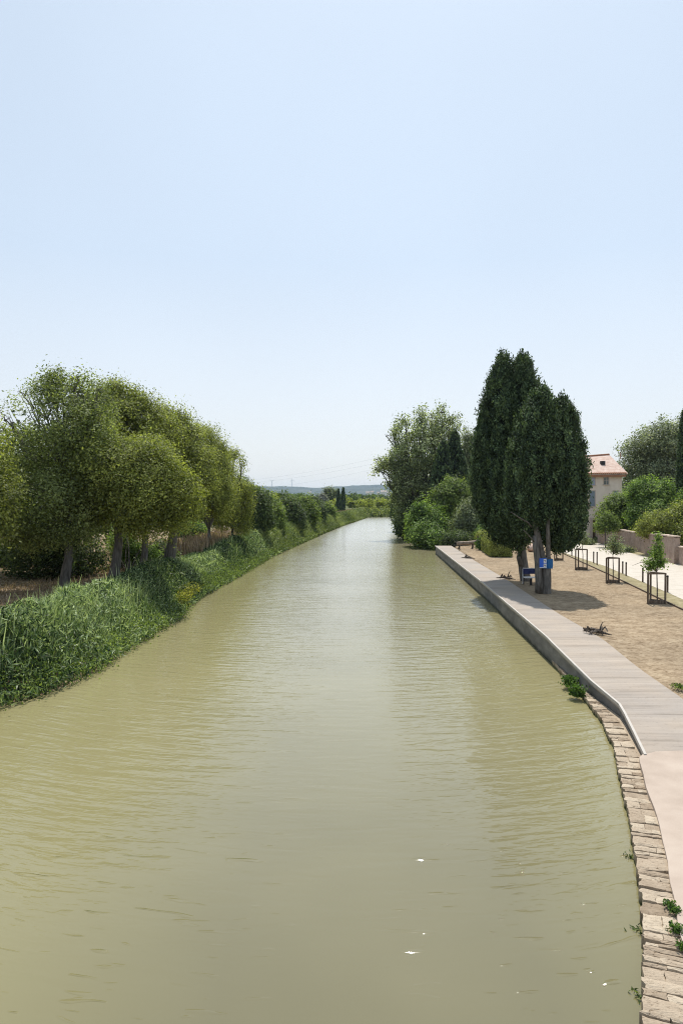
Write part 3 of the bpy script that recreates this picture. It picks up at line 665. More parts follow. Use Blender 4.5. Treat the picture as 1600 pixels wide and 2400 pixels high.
Q, dd = edge_points(LEFT, 80, 230, 40000, rng, -.3, 3.6, .9); z0 = np.maximum(ground_z(Q[:, 0], Q[:, 1]), 0); n = 40000
hh = .85*(.7+1.2*ss(0, 1.4, dd)-.8*ss(1.8, 3.2, dd))*(1+.3*vnoise(Q, .5, 8)); Q[:, 2] = z0+np.maximum(hh, .25)*(1-.75*rng.rand(n)**1.6)*.9
rd.quads(leafquads(Q, .5, rng, .8, 4), np.clip(.5+.3*vnoise(Q, .35, 4)+.6*(rng.rand(n)-.5), 0, 1))
rd.build('reeds', M['reed_far'], kind='stuff', label='paler reeds lining the far stretch of the left bank up to the bend', cat='reeds')
# leafy plants trailing at the waterline
lv = MB(); Q, dd = edge_points(LEFT, 8, 90, 3000, rng, -.3, 1.2, 1.0); Q[:, 2] = .08+.35*rng.rand(len(Q))+.55*np.maximum(dd, 0)
P = np.repeat(Q, 16, 0)+rng.randn(len(Q)*16, 3)*np.array([.16, .2, .12]); P[:, 2] = np.abs(P[:, 2])
lv.quads(leafquads(P, .1, rng, .3, 1.8), .55*np.repeat(rng.rand(len(Q)), 16)+.4*rng.rand(len(P)))
lv.build('waterside_plants', M['tree_green'], kind='stuff', label='low leafy plants trailing into the water at the foot of the reeds', cat='plants')
yl = MB(); A_ = W(430,1425); C0 = np.array([[A_.x+rng.randn()*.25-.1+.25*i/40, A_.y-1.5+i*.12+rng.randn()*.3, .25+rng.rand()*.6] for i in range(46)])
C0 = np.array([[np.interp(c[1], [p[1] for p in LEFT], [p[0] for p in LEFT])+rng.rand()*.7-.45, c[1], c[2]] for c in C0])
P = np.repeat(C0, 22, 0)+rng.randn(len(C0)*22, 3)*np.array([.15, .25, .13])
yl.quads(leafquads(P, .13, rng, .3), rng.rand(len(P)))
yb = Vector((A_.x-.3, A_.y, .1)); yo = thing('yellow_shrub', yb, 'yellow leaved shrub hanging over the water in the reeds', 'bush'); yl.build('foliage', M['yellow'], yo)
# dry plumes behind the reeds
dr = MB(); Q, dd = edge_points(LEFT, 62, 200, 9000, rng, 3.0, 5.0); Q[:, 2] = ground_z(Q[:, 0], Q[:, 1])
blades(dr, Q, (.9+.6*rng.rand(9000)), .07, rng, .5)
dr.build('dry_grass', M['dry'], kind='stuff', label='pinkish dry grass behind the reeds on the left bank', cat='dry grass')
dr = MB(); Q, dd = edge_points(LEFT, 10, 62, 7000, rng, 3.6, 9.5); Q[:, 2] = ground_z(Q[:, 0], Q[:, 1])
blades(dr, Q, (.12+.3*rng.rand(7000)), .03, rng, 1.0)
# leaf litter
Q = np.c_[-10.5-rng.rand(16000)*16, 25+rng.rand(16000)*55, np.zeros(16000)]; Q[:, 2] = ground_z(Q[:, 0], Q[:, 1])+.03
q = leafquads(Q, .14, rng, 0); dr.quads(q, rng.rand(len(q)))
dr.build('leaf_litter', M['dry'], kind='stuff', label='dry brown leaf litter and stalks under the left trees', cat='leaf litter')

# ------------------------------------------------------------------ right bank trees
def cyp_crown(mb, lobes, ncl, rng, per=22, size=.17, seed=1):
    L = np.array(lobes, float)
    area = L[:, 3]*L[:, 5]+.4*L[:, 3]*L[:, 4]; k = rng.choice(len(L), ncl, p=area/area.sum())
    # flame shaped lobes: wide low down, pointed at the top
    t = 2*rng.rand(ncl)-1; a = rng.rand(ncl)*6.283
    prof = np.sqrt(np.maximum(1-t*t, 0))*(1-.28*np.clip(t, 0, 1))
    fl = 1+.10*np.sin(a*5+L[k, 0]*3)+.07*np.sin(a*11+t*5)
    rr = (1-.16*rng.rand(ncl)**1.5)*fl+(rng.rand(ncl)**3.5)*.24
    u = np.stack([np.cos(a), np.sin(a), np.zeros(ncl)], 1)
    C = L[k, :3]+np.stack([u[:, 0]*prof*rr*L[k, 3], u[:, 1]*prof*rr*L[k, 4], t*L[k, 5]*(1+.03*rng.randn(ncl))], 1)
    inside = np.zeros(ncl, bool)
    for j, l in enumerate(L):
        q = ((C-l[:3])/(l[3:6]*.8)); inside |= ((q**2).sum(1) < .8) & (k != j)
    C, u = C[~inside], u[~inside]; n = len(C)
    P = np.repeat(C, per, 0)+rng.randn(n*per, 3)*np.array([.09, .09, .17]); U = np.repeat(u, per, 0)
    h_ = len(P)//2; V = np.concatenate([leafquads(P[:h_], size, rng, 2.2, 2.6, U[:h_], 1.0), leafquads(P[h_:], size*.8, rng, 0, 1.6, None, 0, U[h_:]*.8+np.array([0, 0, .7]))])
    mb.quads(V, .55*np.repeat(rng.rand(n), per)+.45*rng.rand(len(P)))
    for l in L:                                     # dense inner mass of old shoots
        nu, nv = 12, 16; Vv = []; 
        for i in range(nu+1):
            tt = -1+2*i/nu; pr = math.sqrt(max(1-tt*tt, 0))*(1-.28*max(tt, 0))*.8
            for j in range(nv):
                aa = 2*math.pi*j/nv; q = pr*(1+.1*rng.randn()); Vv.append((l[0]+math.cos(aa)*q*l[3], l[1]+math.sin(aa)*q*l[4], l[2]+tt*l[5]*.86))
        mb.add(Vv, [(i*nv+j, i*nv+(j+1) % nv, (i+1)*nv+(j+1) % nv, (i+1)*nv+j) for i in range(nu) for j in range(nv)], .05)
def cypress(base, lobes, label, seed, ncl, trunks, m=None, size=.165, per=30, name='cypress_tree', group=None):
    rng = np.random.RandomState(seed); random.seed(seed); root = thing(name, base, label, 'cypress', group)
    cr = MB(); cyp_crown(cr, lobes, ncl, rng, per, size, seed); cr.build('crown', m or M['cypress'], root)
    tb = MB()
    for pts, r0, r1 in trunks:
        n = len(pts); tb.tube(pts, [r0+(r1-r0)*i/(n-1) for i in range(n)], 12, wob=.1)
    tb.build('trunk', M['bark'], root, smooth=True); return root
GC = 'large cypresses by the walkway'
fb = W(1278, 1390, .84); bb = W(1231, 1361, .84); fy, by = fb.y, bb.y
def P2(px, py, y): return D(px, py, y)
front = cypress(fb, [lobe_px(*l) for l in ((1255,1090,58,158,fy+.5,1.9),(1272,1030,38,112,fy+.2,1.3),(1318,1108,45,166,fy+.5,1.8),(1338,1165,29,96,fy+.4,1.4),(1300,1190,46,92,fy+1.6,1.2),(1354,1112,14,55,fy,.6),(1232,1165,42,78,fy+.6,1.4),(1318,1220,40,62,fy+.8,1.3))],
    'big dark cypress with the blue notice on its forked grey trunk', 71, 6200,
    [([fb-Vector((0,0,.3)), fb+Vector((0,0,.15)), P2(1278,1360,fy), P2(1277,1330,fy), P2(1277,1306,fy)], .31, .29),
     ([P2(1273,1330,fy), P2(1270,1305,fy), P2(1263,1275,fy-.1), P2(1257,1245,fy-.3), P2(1248,1215,fy-.3), P2(1238,1150,fy+.2)], .21, .13),
     ([P2(1283,1330,fy+.05), P2(1284,1305,fy), P2(1284,1270,fy-.4), P2(1283,1240,fy-.7), P2(1284,1212,fy-.5), P2(1290,1120,fy+.6)], .14, .07),
     ([P2(1262,1388,fy-.1), P2(1262,1360,fy-.25), P2(1260,1320,fy-.25), P2(1256,1290,fy-.2), P2(1251,1255,fy-.2)], .2, .14),
     ([P2(1253,1272,fy-.2), P2(1241,1258,fy-.6), P2(1226,1242,fy-1.4)], .04, .02),
     ([P2(1249,1240,fy-.2), P2(1236,1224,fy-.8), P2(1214,1212,fy-1.6), P2(1197,1200,fy-1.9)], .05, .015)], group=GC)
back = cypress(bb, [lobe_px(*l) for l in ((1222,984,43,146,by,1.8),(1170,960,40,100,by,1.6),(1160,1080,50,150,by+.3,2.0),(1190,1140,68,130,by,2.4),(1212,1200,42,82,by-.6,1.3),(1145,1040,30,80,by,1.2),(1135,1125,28,75,by+.2,1.1),(1178,880,22,50,by,.9))],
    'tallest cypress, its bare trunk leaning behind the blue bench', 72, 6200,
    [([bb-Vector((0,0,.3)), bb+Vector((0,0,.1)), P2(1227,1335,by), P2(1224,1310,by), P2(1221,1285,by), P2(1215,1250,by), P2(1205,1180,by), P2(1200,1050,by)], .36, .2),
     ([P2(1220,1325,by-.15), P2(1214,1306,by-.25), P2(1213,1302,by-.3)], .17, .08)], group=GC)
# blue notice and wrap on the front trunk
sc = P2(1271.5, 1320, fy-.42); sg = thing('notice_board', (sc.x, sc.y, sc.z-.3), 'bright blue notice with white panels fixed on the forked cypress trunk', 'sign')
b = MB(); b.box(sc, (.38, .025, .52)); b.build('panel', M['sign_blue'], sg)
b = MB(); b.box((sc.x+.10, sc.y-.02, sc.z+.12), (.15, .012, .2)); b.build('white_panel', M['white'], sg)
b = MB(); b.box((sc.x+.10, sc.y-.02, sc.z-.11), (.15, .012, .18)); b.build('white_panel', M['white'], sg)
b = MB(); b.box((sc.x, sc.y-.02, sc.z-.235), (.37, .012, .035)); b.build('white_line', M['white'], sg)
for dx_, dz_, w__, h__ in ((.09, .15, .06, .05), (.12, .08, .05, .03), (.08, -.1, .05, .05), (.13, -.14, .04, .04)):
    b = MB(); b.box((sc.x+dx_, sc.y-.0285, sc.z+dz_), (w__, .006, h__)); b.build('symbol', M['navy'], sg)
b = MB(); wc = P2(1279, 1320, fy); pts = []; n = 18
for zi, (dz, ex) in enumerate(((-.25, .0), (-.12, .02), (.05, .01), (.24, .0))):
    for k in range(n):
        a = 2*math.pi*k/n; r = .36+ex+.012*math.sin(5*a+zi); pts.append((wc.x-.02+math.cos(a)*r, fy+math.sin(a)*r*1.05, wc.z+dz-.05*(zi == 0)*max(0, math.cos(a-.3))))
b.add(pts, [(z*n+k, z*n+(k+1) % n, (z+1)*n+(k+1) % n, (z+1)*n+k) for z in range(3) for k in range(n)])
wr = b.build('cloth_wrap', M['wrap_blue'], loc=(wc.x, fy, wc.z-.4), smooth=True, label='dull blue cloth wrapped round the forked cypress trunk behind the notice', cat='cloth')
# blue bench between the two trunks
bc = W(1252, 1372, .84); be = thing('park_bench', (bc.x, bc.y, .84), 'navy blue bench with white edges between the two cypress trunks', 'bench')
x0, x1, yb_ = bc.x-.55, bc.x+.75, bc.y
b = MB(); b.box(((x0+x1)/2, yb_+.55, 1.62), (x1-x0, .035, .32)); b.build('backrest', M['navy'], be)
b = MB(); b.box(((x0+x1)/2, yb_+.55, 1.795), (x1-x0+.02, .05, .03)); b.build('top_rail', M['white'], be)
b = MB(); b.box(((x0+x1)/2, yb_+.28, 1.28), (x1-x0, .44, .05)); b.build('seat', M['white'], be)
for x in (x0+.04, x1-.04):
    b = MB(); b.box((x, yb_+.58, 1.32), (.07, .06, .98)); b.build('leg', M['black'], be)
for x in (x0+.36, x1-.3):
    b = MB(); b.box((x, yb_+.1, 1.05), (.13, .06, .42)); b.build('leg', M['black'], be)
b = MB(); b.box((x0-.01, yb_+.56, 1.3), (.035, .03, .9)); b.build('edge_strip', M['white'], be)

# elm-like tree on the bank: fan of steep limbs
tree('ash_tree', W(985,1262,.9), [P2(985,1245,106), P2(990,1205,106)], .45,
     [lobe_px(*l) for l in ((990,1008,50,38,106),(1032,1000,34,34,106),(942,1040,34,36,106),(1052,1035,26,40,107),(990,1072,78,58,106),(918,1088,32,18,105),(955,1130,46,52,105),(928,1150,22,40,105),(1000,1140,60,60,107),(968,1185,40,50,105),
      (904,1022,13,8,105),(926,1008,14,10,105),(948,986,14,13,106),(988,968,12,14,106),(1012,974,9,15,106),(1033,966,14,14,106),(1055,985,9,15,106),(1072,998,8,11,107),(884,1076,12,8,105),(880,1099,11,8,105))],
     M['ash'], M['bark'], 'large spreading grey green tree by the water with pale limbs fanning out', seed=81, ncl=2100, per=26, spread=.42, size=.3, gap=-.12, up=.6, inner=.6, r0=.24, jag=.8, nper=6, ntw=110)
tree('poplar_tree', (D(1100,1100,112).x, 112, 1.3), [P2(1100,1220,112), P2(1100,1150,112)], .25,
     [lobe_px(*l) for l in ((1098,1050,20,42,112),(1106,1110,24,60,112),(1088,1120,20,60,112))], M['tree_grey'], M['bark'], 'light grey green tree between the dark spires and the tallest cypress', seed=82, ncl=800, per=24, spread=.35, size=.28, gap=-.3, up=.5, jag=.6)
for i, (px, top, w_, y) in enumerate(((1038,1035,22,99),(1064,1015,24,101),(1080,1060,17,100),(1024,1075,16,100))):
    h = (1250-top)/2; b0 = Vector(((px-800)/F*y, y, 1.2))
    cypress(b0, [lobe_px(px, top+h, w_, h, y), lobe_px(px+4, top+h*1.35, w_*1.05, h*.62, y)], ['dark narrow cypress spire nearest the grey green tree', 'tallest of the narrow dark cypress spires behind the bright bushes', 'shorter dark cypress spire on the right of the group of four', 'lowest dark cypress spire, half hidden in the grey green tree'][i],
            90+i, 1100, [([b0, b0+Vector((0,0,1.5)), b0+Vector((0,0,6))], .2, .1)], size=.32, per=18, group='narrow cypress spires beyond the bushes')
GB = 'bushes at the end of the walkway'
bush(985, 1284, 88, [(988,1222,30,46,89),(1000,1255,40,30,87),(972,1238,20,34,90),(1018,1264,28,20,85),(1020,1235,30,40,88),(975,1205,14,20,89)], 'big leafy bush leaning over the water where the walkway ends', 101, M['bush_bright'], 1300, group=GB, spread=.28, size=.24, per=26)
bush(1065, 1268, 92, [(1060,1158,42,40,92),(1035,1180,34,34,92),(1045,1205,52,48,92),(1082,1175,26,40,93),(1035,1240,44,30,91)], 'tall bright green bush in front of the dark spires', 102, M['tree_green'], 1500, group=GB, spread=.3, size=.26)
bush(1110, 1262, 84, [(1105,1205,30,36,84),(1120,1225,28,30,83),(1085,1230,25,30,85)], 'greyish bush left of the tallest cypress', 103, M['tree_grey'], 700, group=GB, spread=.28, size=.2)
bush(930, 1240, 128, [(945,1190,26,40,128),(952,1212,22,28,124)], 'dark bush hanging over the far water under the spreading tree', 104, M['tree_dark'], 700, group=GB, spread=.4, size=.3)
bush(960, 1262, 106, [(960,1215,28,42,106),(948,1235,20,22,106)], 'dark bush between the spreading tree and the water', 105, M['tree_dark'], 600, group=GB, spread=.35, size=.28)
bush(1078, 1272, 78, [(1075,1262,28,14,80),(1050,1268,18,14,80)], 'low dark shrub behind the rustic bench', 106, M['tree_dark'], 260, group=GB, spread=.22, size=.17)
bush(1140, 1268, 80, [(1140,1235,18,16,82),(1128,1252,14,12,80),(1205,1248,12,18,80)], 'pale yellow green shrub at the back of the clipped hedge', 107, M['bush_bright'], 260, group=GB, spread=.22, size=.17)
bush(1132, 1288, 72, [(1133,1275,13,12,72)], 'small fresh green plant at the corner of the clipped hedge', 108, M['weed'], 120, group=GB, spread=.15, size=.15)
# bushes behind, filling the garden end
bush(1200, 1262, 104, [(1190,1235,60,28,104),(1130,1225,50,34,106),(1230,1240,40,20,104)], 'long dark shrub seen beyond the hedge between the trunks', 109, M['tree_dark'], 700, group=GB, spread=.35, size=.28)
bush(1330, 1262, 100, [(1320,1235,40,30,102)], 'dark shrub far behind the cypress foliage', 110, M['tree_dark'], 300, group=GB, spread=.35, size=.28)

# clipped hedge
rng = np.random.RandomState(12); hr = W(1175, 1306, .84); hroot = thing('clipped_hedge', hr, 'clipped square hedge, lit on top and dark in front', 'hedge')
ca = np.array([hr.x, hr.y+.2]); cbv = np.array([hr.x+1.35, hr.y+14.5]); ax_ = (cbv-ca)/np.linalg.norm(cbv-ca); nx_ = np.array([-ax_[1], ax_[0]]); HL = np.linalg.norm(cbv-ca); HWd, HH = .95, 1.62
n = 15000; f = rng.choice(5, n, p=[.36, .22, .22, .14, .06]); u_ = rng.rand(n)*HL; v_ = (rng.rand(n)*2-1)*HWd; z_ = .1+rng.rand(n)*(HH-.1)
u_ = np.where(f == 3, 0, np.where(f == 4, HL, u_)); v_ = np.where(f == 1, -HWd, np.where(f == 2, HWd, v_)); z_ = np.where(f == 0, HH, z_)
rc = 1-.16*np.clip((np.abs(v_)/HWd-.7)/.3, 0, 1)*np.clip((z_/HH-.7)/.3, 0, 1)-.14*np.clip(1-u_/.5, 0, 1)*np.clip((np.abs(v_)/HWd-.5)/.5, 0, 1)
bul = 1+.05*np.sin(u_*2.1+v_*2)+.04*np.sin(z_*4+u_*3)
C = np.c_[ca[0]+ax_[0]*u_+nx_[0]*v_*rc*bul, ca[1]+ax_[1]*u_+nx_[1]*v_*rc*bul, .84+z_*rc*bul]
P = np.repeat(C, 5, 0)+rng.randn(n*5, 3)*.05; hb_ = MB(); NBh = np.repeat(np.where((f == 0)[:, None], [[0, 0, 1.]], np.where((f == 1)[:, None], [[1., 0, .2]], np.where((f == 2)[:, None], [[-1., 0, .2]], [[0, -1., .2]]))), 5, 0)
hb_.quads(leafquads(P, .1, rng, .3, 1.7, None, 0, NBh), .5*np.repeat(rng.rand(n), 5)+.5*rng.rand(n*5))
hb_.box((ca[0]+ax_[0]*HL/2, ca[1]+ax_[1]*HL/2, .84+HH/2-.02), (HWd*1.75, HL-.25, HH-.2), math.atan2(ax_[1], ax_[0])-math.pi/2, .1)
hb_.build('foliage', M['hedge'], hroot)
# rustic bench
rb = W(1094, 1286, .84); rroot = thing('rustic_bench', rb, 'rustic log bench with one raised end between the bushes and the hedge', 'bench')
s_ = rb.y/F
b = MB(); b.tube([rb+Vector((-24*s_,0,.52)), rb+Vector((-12*s_,0,.56)), rb+Vector((0,0,.57)), rb+Vector((14*s_,0,.6)), rb+Vector((22*s_,0,.68))], [.17,.19,.18,.2,.16], 9, wob=.08, flat=.7); b.build('seat', M['log'], rroot, smooth=True)
b = MB(); b.tube([rb+Vector((18*s_,0,.62)), rb+Vector((24*s_,0,.78)), rb+Vector((26*s_,0,1.0)), rb+Vector((24*s_,0,1.3))], [.16,.13,.08,.05], 7, wob=.1); b.build('armrest', M['twig'], rroot)
for dx in (-19, 12):
    b = MB(); b.tube([rb+Vector((dx*s_,0,.5)), rb+Vector(((dx+1)*s_,0,.25)), rb+Vector(((dx-.5)*s_,0,-.05))], [.1,.08,.11], 7, wob=.1); b.build('leg', M['twig'], rroot)
# boulder between trunks
b0 = W(1248, 1293, .84); rng = np.random.RandomState(4); V = []; nu, nv = 7, 10
for i in range(nu+1):
    t = math.pi*i/nu
    for j in range(nv):
        a = 2*math.pi*j/nv; r = (1+.1*rng.randn())*math.sin(t); V.append((b0.x+.55*r*math.cos(a), b0.y+.5*r*math.sin(a), .84+.32-.42*math.cos(t)*(1 if i < nu/2 else 1.0)))
b = MB(); b.add(V, [(i*nv+j, i*nv+(j+1) % nv, (i+1)*nv+(j+1) % nv, (i+1)*nv+j) for i in range(nu) for j in range(nv)])
b.build('boulder', M['boulder'], loc=b0, smooth=True, label='pinkish rounded boulder seen between the two cypress trunks', cat='rock')
b0 = W(1262, 1292, .84)
# dead branches on the walkway edge
def tangle(px, py, z, sc_, label, seed, nt_=9, horn=True):
    c = W(px, py, z); rng = np.random.RandomState(seed); random.seed(seed); b = MB()
    root = thing('dead_branch', c, label, 'branch', 'dead branches along the walkway')
    for i in range(nt_):
        a = c+Vector((rng.uniform(-.45, .45)*sc_, rng.uniform(-.5, .5)*sc_, .05)); e = c+Vector((rng.uniform(-.5, .6)*sc_, rng.uniform(-.6, .6)*sc_, rng.uniform(.03, .2)*sc_))
        m_ = a.lerp(e, .5)+Vector((rng.randn()*.1, rng.randn()*.1, abs(rng.randn())*.12))*sc_
        b.tube([a, a.lerp(m_, .6), m_, m_.lerp(e, .6), e], [.035*sc_, .045*sc_, .04*sc_, .03*sc_, .012*sc_], 6, wob=.25)
    b.tube([c+Vector((-.5*sc_, .3*sc_, .03)), c+Vector((-.1*sc_, 0, .07)), c+Vector((.25*sc_, -.25*sc_, .05)), c+Vector((.6*sc_, -.75*sc_, .02))], [.02*sc_, .06*sc_, .075*sc_, .02*sc_], 7, wob=.2)
    b.build('wood', M['twig'], root)
    if horn:
        h = MB(); q = c+Vector((.27*sc_, -.1*sc_, .05)); h.tube([q, q+Vector((-.02, 0, .2))*sc_, q+Vector((.04, 0, .36))*sc_, q+Vector((.12, .02, .5))*sc_], [.045*sc_, .035*sc_, .028*sc_, .012*sc_], 6, wob=.2)
        h.tube([q+Vector((.1, 0, .47))*sc_, q+Vector((.2, .02, .5))*sc_, q+Vector((.28, .05, .48))*sc_], [.014*sc_, .01*sc_, .005*sc_], 5); h.build('twig', M['twig'], root)
    return root
tangle(1392, 1483, .88, .75, 'largest tangle of dark dead branches, on the near walkway edge', 1, 14)
tangle(1181, 1356, .87, .9, 'dark dead branch with an upright twig lying on the walkway beside the cypress shadow', 2, 5)
tangle(1094, 1308, .87, .9, 'small dark dead branch on the far end of the walkway', 3, 5, False)

# tree guards with saplings
def guard(px, py, wpx, hpx, label, seed, rz):
    c = W(px, py, .83); s_ = c.y/F; wd, h = wpx*s_, hpx*s_; root = thing('tree_guard', c, label, 'tree guard', 'timber tree guards on the mulch')
    a = [Vector((math.cos(rz+t), math.sin(rz+t), 0)) for t in (math.pi*1.12, math.pi*1.88, math.pi*.5)]
    K = [c+Vector((q.x*wd*.54, q.y*wd*.5+wd*.2, 0)) for q in a]
    for q in K:
        b = MB(); b.box((q.x, q.y, .83+h/2-.1), (.07, .07, h+.2), rz); b.build('post', M['wood_post'], root)
    for i in range(3):
        p, q = K[i], K[(i+1) % 3]; d = q-p; m_ = (p+q)/2
        b = MB(); b.box((m_.x, m_.y, .83+h+.005-.03), (d.length-.09, .05, .075), math.atan2(d.y, d.x)); b.build('top_rail', M['wood_post'], root)
        b = MB(); b.box((m_.x, m_.y, .83+.09), (d.length-.09, .035, .17), math.atan2(d.y, d.x)); b.build('base_board', M['wood_post'], root)
    return root
guard(1537, 1416, 42, 73, 'nearest and largest tree guard, at the right edge of the mulch', 1, .08)
guard(1434, 1367, 31, 60, 'second nearest timber tree guard, between the shadow and the road', 2, .12)
guard(1361, 1336, 27, 49, 'third timber tree guard, in front of the greyish sapling', 3, .05)
guard(1308, 1314, 20, 44, 'farthest timber tree guard, half under the hanging cypress foliage', 4, .1)
def sapling(px, py, y, stem, lob, label, seed, m, ncl, size, dead=None):
    b = Vector(((px-800)/F*y, y, .83)); rng = np.random.RandomState(seed); random.seed(seed); root = thing('sapling', b, label, 'sapling', 'young trees in the timber guards')
    tb = MB(); pts = [b]+[D(a, c, y) for a, c in stem]; tb.tube(pts, [.035-.02*i/(len(pts)-1) for i in range(len(pts))], 7)
    cr = MB(); lobes = [lobe_px(*l) for l in lob]; C = foliage(cr, lobes, ncl, 9, .09, size, rng, .1, -2, .95, seed, 2.0)
    for q in C[::6]:
        q = Vector(q); s0 = min(pts, key=lambda p: abs(p.z-(q.z-.25))); tb.tube([s0, s0.lerp(q, .5)+Vector((0, 0, .03)), q], [.012, .009, .004], 4)
    if dead: tb.tube([D(*p) for p in dead], [.02, .014, .012, .006][:len(dead)], 5)
    cr.build('crown', m, root); tb.build('trunk', M['twig'], root); return root
y3 = W(1541, 1410, .83).y+.1; y2_ = W(1436, 1362, .83).y+.1; y1_ = W(1364, 1332, .83).y
sapling(1541, 1410, y3, [(1539,1380),(1538,1340),(1538,1300),(1540,1262)], [(1540,1293,18,30,y3),(1541,1262,8,14,y3),(1525,1320,20,12,y3),(1545,1318,18,14,y3),(1520,1332,8,9,y3)], 'freshest green sapling, standing in the nearest tree guard', 11, M['bush_bright'], 240, .12, [(1538,1322,y3),(1520,1316,y3),(1500,1318,y3),(1480,1326,y3)])
sapling(1437, 1362, y2_, [(1436,1330),(1435,1300),(1437,1258)], [(1438,1278,24,18,y2_),(1445,1292,22,8,y2_),(1436,1260,12,10,y2_)], 'sparse olive sapling in the second nearest tree guard', 12, M['tree_grey'], 150, .11)
sapling(1366, 1332, y1_, [(1365,1300),(1363,1275),(1362,1250)], [(1362,1260,17,12,y1_),(1368,1268,20,7,y1_),(1362,1250,14,7,y1_)], 'greyish sapling in the third tree guard, before the house door', 13, M['tree_grey'], 190, .12)
# thin posts along the road
PG = 'wooden posts along the road edge'
for i, (px, y0, y1, lb) in enumerate(((1339,1283,1303,'farthest road post, left of the third tree guard'),(1390,1293,1320,'left one of the two posts just right of the third tree guard'),(1398,1294,1324,'right one of the two posts just right of the third tree guard'),
      (1458,1316,1344,'left one of the two posts just right of the second nearest guard'),(1466,1318,1349,'right one of the two posts just right of the second nearest guard'),(1505,1331,1364,'lone road post left of the nearest tree guard'),(1563,1349,1388,'nearest road post, right of the nearest tree guard'))):
    p = W(px, y1, .84); h = (y1-y0)*p.y/F; rt = thing('road_post', p, 'thin dark wooden '+lb, 'post', PG)
    b = MB(); b.tube([p-Vector((0,0,.2)), p+Vector((0,0,h-.08))], .048, 8); b.build('shaft', M['wood_post'], rt)
    b = MB(); b.tube([p+Vector((0,0,h-.08)), p+Vector((0,0,h-.015)), p+Vector((0,0,h+.02))], [.055,.055,.025], 8); b.build('cap', M['black'], rt)

# ------------------------------------------------------------------ garden wall, house, trees on the right
def mat_wallstone():
    k = NT('pinkish rendered rubble wall'); p = k.pos()
    c = k.ramp(k.noise(1.3, 8, None, .68), [(.3, (.24,.175,.14)), (.5, (.34,.26,.215)), (.7, (.43,.35,.29))])
    vs = k.n('TexVoronoi', {'Vector': k.vmul(p, (1, 1, 1.7)), 'Scale': 3.2, 'Randomness': 1.0}, feature='DISTANCE_TO_EDGE').outputs[0]
    c = k.mix(1, c, k.ramp(vs, [(.0, (.78,.75,.72)), (.06, (1,1,1))]), 'MULTIPLY')
    return k.fin(c, .92, k.bump(k.math('ADD', vs, k.noise(12, 5)), .5, .03), .15)
M['wallstone'] = mat_wallstone()
M['capstone'] = mat_noise('cap stones', [(.42,.32,.25), (.56,.45,.36), (.64,.55,.46)], 4, 5, .9, .4, .02)
def wall(p, q, h0, h1, th, name, label, capped=True):
    root = thing(name, p, label, 'wall'); d = q-p; L_ = d.length; n = max(3, int(L_/.55)); nn = Vector((-d.y, d.x, 0)).normalized(); b = MB(); V = []; rnd = random.Random(5)
    for i in range(n+1):
        t = i/n; c = p.lerp(q, t); h = h0+(h1-h0)*t+rnd.uniform(-.05, .05); zb = -.4
        V += [tuple(c-nn*th/2+Vector((0,0,zb))), tuple(c-nn*th/2+Vector((0,0,h))), tuple(c+nn*th/2+Vector((0,0,h))), tuple(c+nn*th/2+Vector((0,0,zb)))]
    Fc = []
    for i in range(n):
        for k in range(4): Fc.append((i*4+k, (i+1)*4+k, (i+1)*4+(k+1) % 4, i*4+(k+1) % 4))
    Fc += [(3,2,1,0), tuple(n*4+k for k in range(4))]; b.add(V, Fc); b.build('wall_body', M['wallstone'], root)
    if capped:
        c_ = MB(); s = 0
        while s < L_-.2:
            l = min(rnd.uniform(.35, .8), L_-s); t = (s+l/2)/L_; c = p.lerp(q, t)
            c_.box((c.x, c.y, c.z+h0+(h1-h0)*t+.07+rnd.uniform(-.02, .03)), (l-.02, th+.1, .09), math.atan2(d.y, d.x)+rnd.uniform(-.02, .02)); s += l
        c_.build('cap_stones', M['capstone'], root)
    return root
wa, wb, wc_, wd_ = W(1400,1271,.85), W(1500,1293,.85), W(1585,1322,.85), W(1720,1368,.85)
wall(wa, wb, 1.75, 1.7, .4, 'garden_wall', 'far part of the pinkish garden wall, beginning at the house corner')
wall(wb+(wc_-wb).normalized()*.01, wc_, 1.72, 2.05, .4, 'garden_wall', 'near high part of the pinkish garden wall, topped with pale uneven stones')
wall(wc_+Vector((.25,-.1,0)), wd_, 1.3, 1.3, .35, 'low_wall', 'lower stretch of wall at the right edge of the photo')

def mat_render():
    k = NT('pinkish lime render'); p = k.pos()
    c = k.ramp(k.noise(.9, 7, k.vmul(p, (1, 1, .45)), .6), [(.3, (.6,.51,.43)), (.6, (.72,.63,.54)), (.75, (.78,.7,.61))])
    return k.fin(c, .93, k.bump(k.noise(15, 5), .25, .01), .15)
M['render'] = mat_render()
def mat_tiles():
    k = NT('pale terracotta canal tiles'); p = k.pos()
    wv = k.n('TexWave', {'Vector': p, 'Scale': 4.2, 'Distortion': .4, 'Detail': 1.0}, wave_type='BANDS', bands_direction='X').outputs[1]
    c = k.ramp(k.noise(2.2, 7, None, .7), [(.3, (.5,.34,.27)), (.5, (.64,.48,.4)), (.7, (.74,.62,.54))])
    rows = k.n('TexWave', {'Vector': p, 'Scale': 1.6}, wave_type='BANDS', bands_direction='Y', wave_profile='SAW').outputs[1]
    c = k.mix(1, c, k.ramp(rows, [(.0, (.85,.82,.8)), (.2, (1,1,1))]), 'MULTIPLY')
    return k.fin(c, .88, k.bump(k.math('ADD', wv, k.math('MULTIPLY', rows, .4)), .6, .05), .15)
M['tiles'] = mat_tiles(); M['eave'] = mat_noise('terracotta eave', [(.28,.13,.075), (.38,.19,.115)], 6, 4, .85, .3, .01)
M['shutter'] = mat_noise('blue grey shutters', [(.2,.25,.3), (.26,.31,.37)], 3, 3, .6, .1, .003)
M['shutter_light'] = mat_noise('lilac grey blind', [(.36,.38,.48), (.42,.44,.55)], 3, 3, .6, .1, .003)
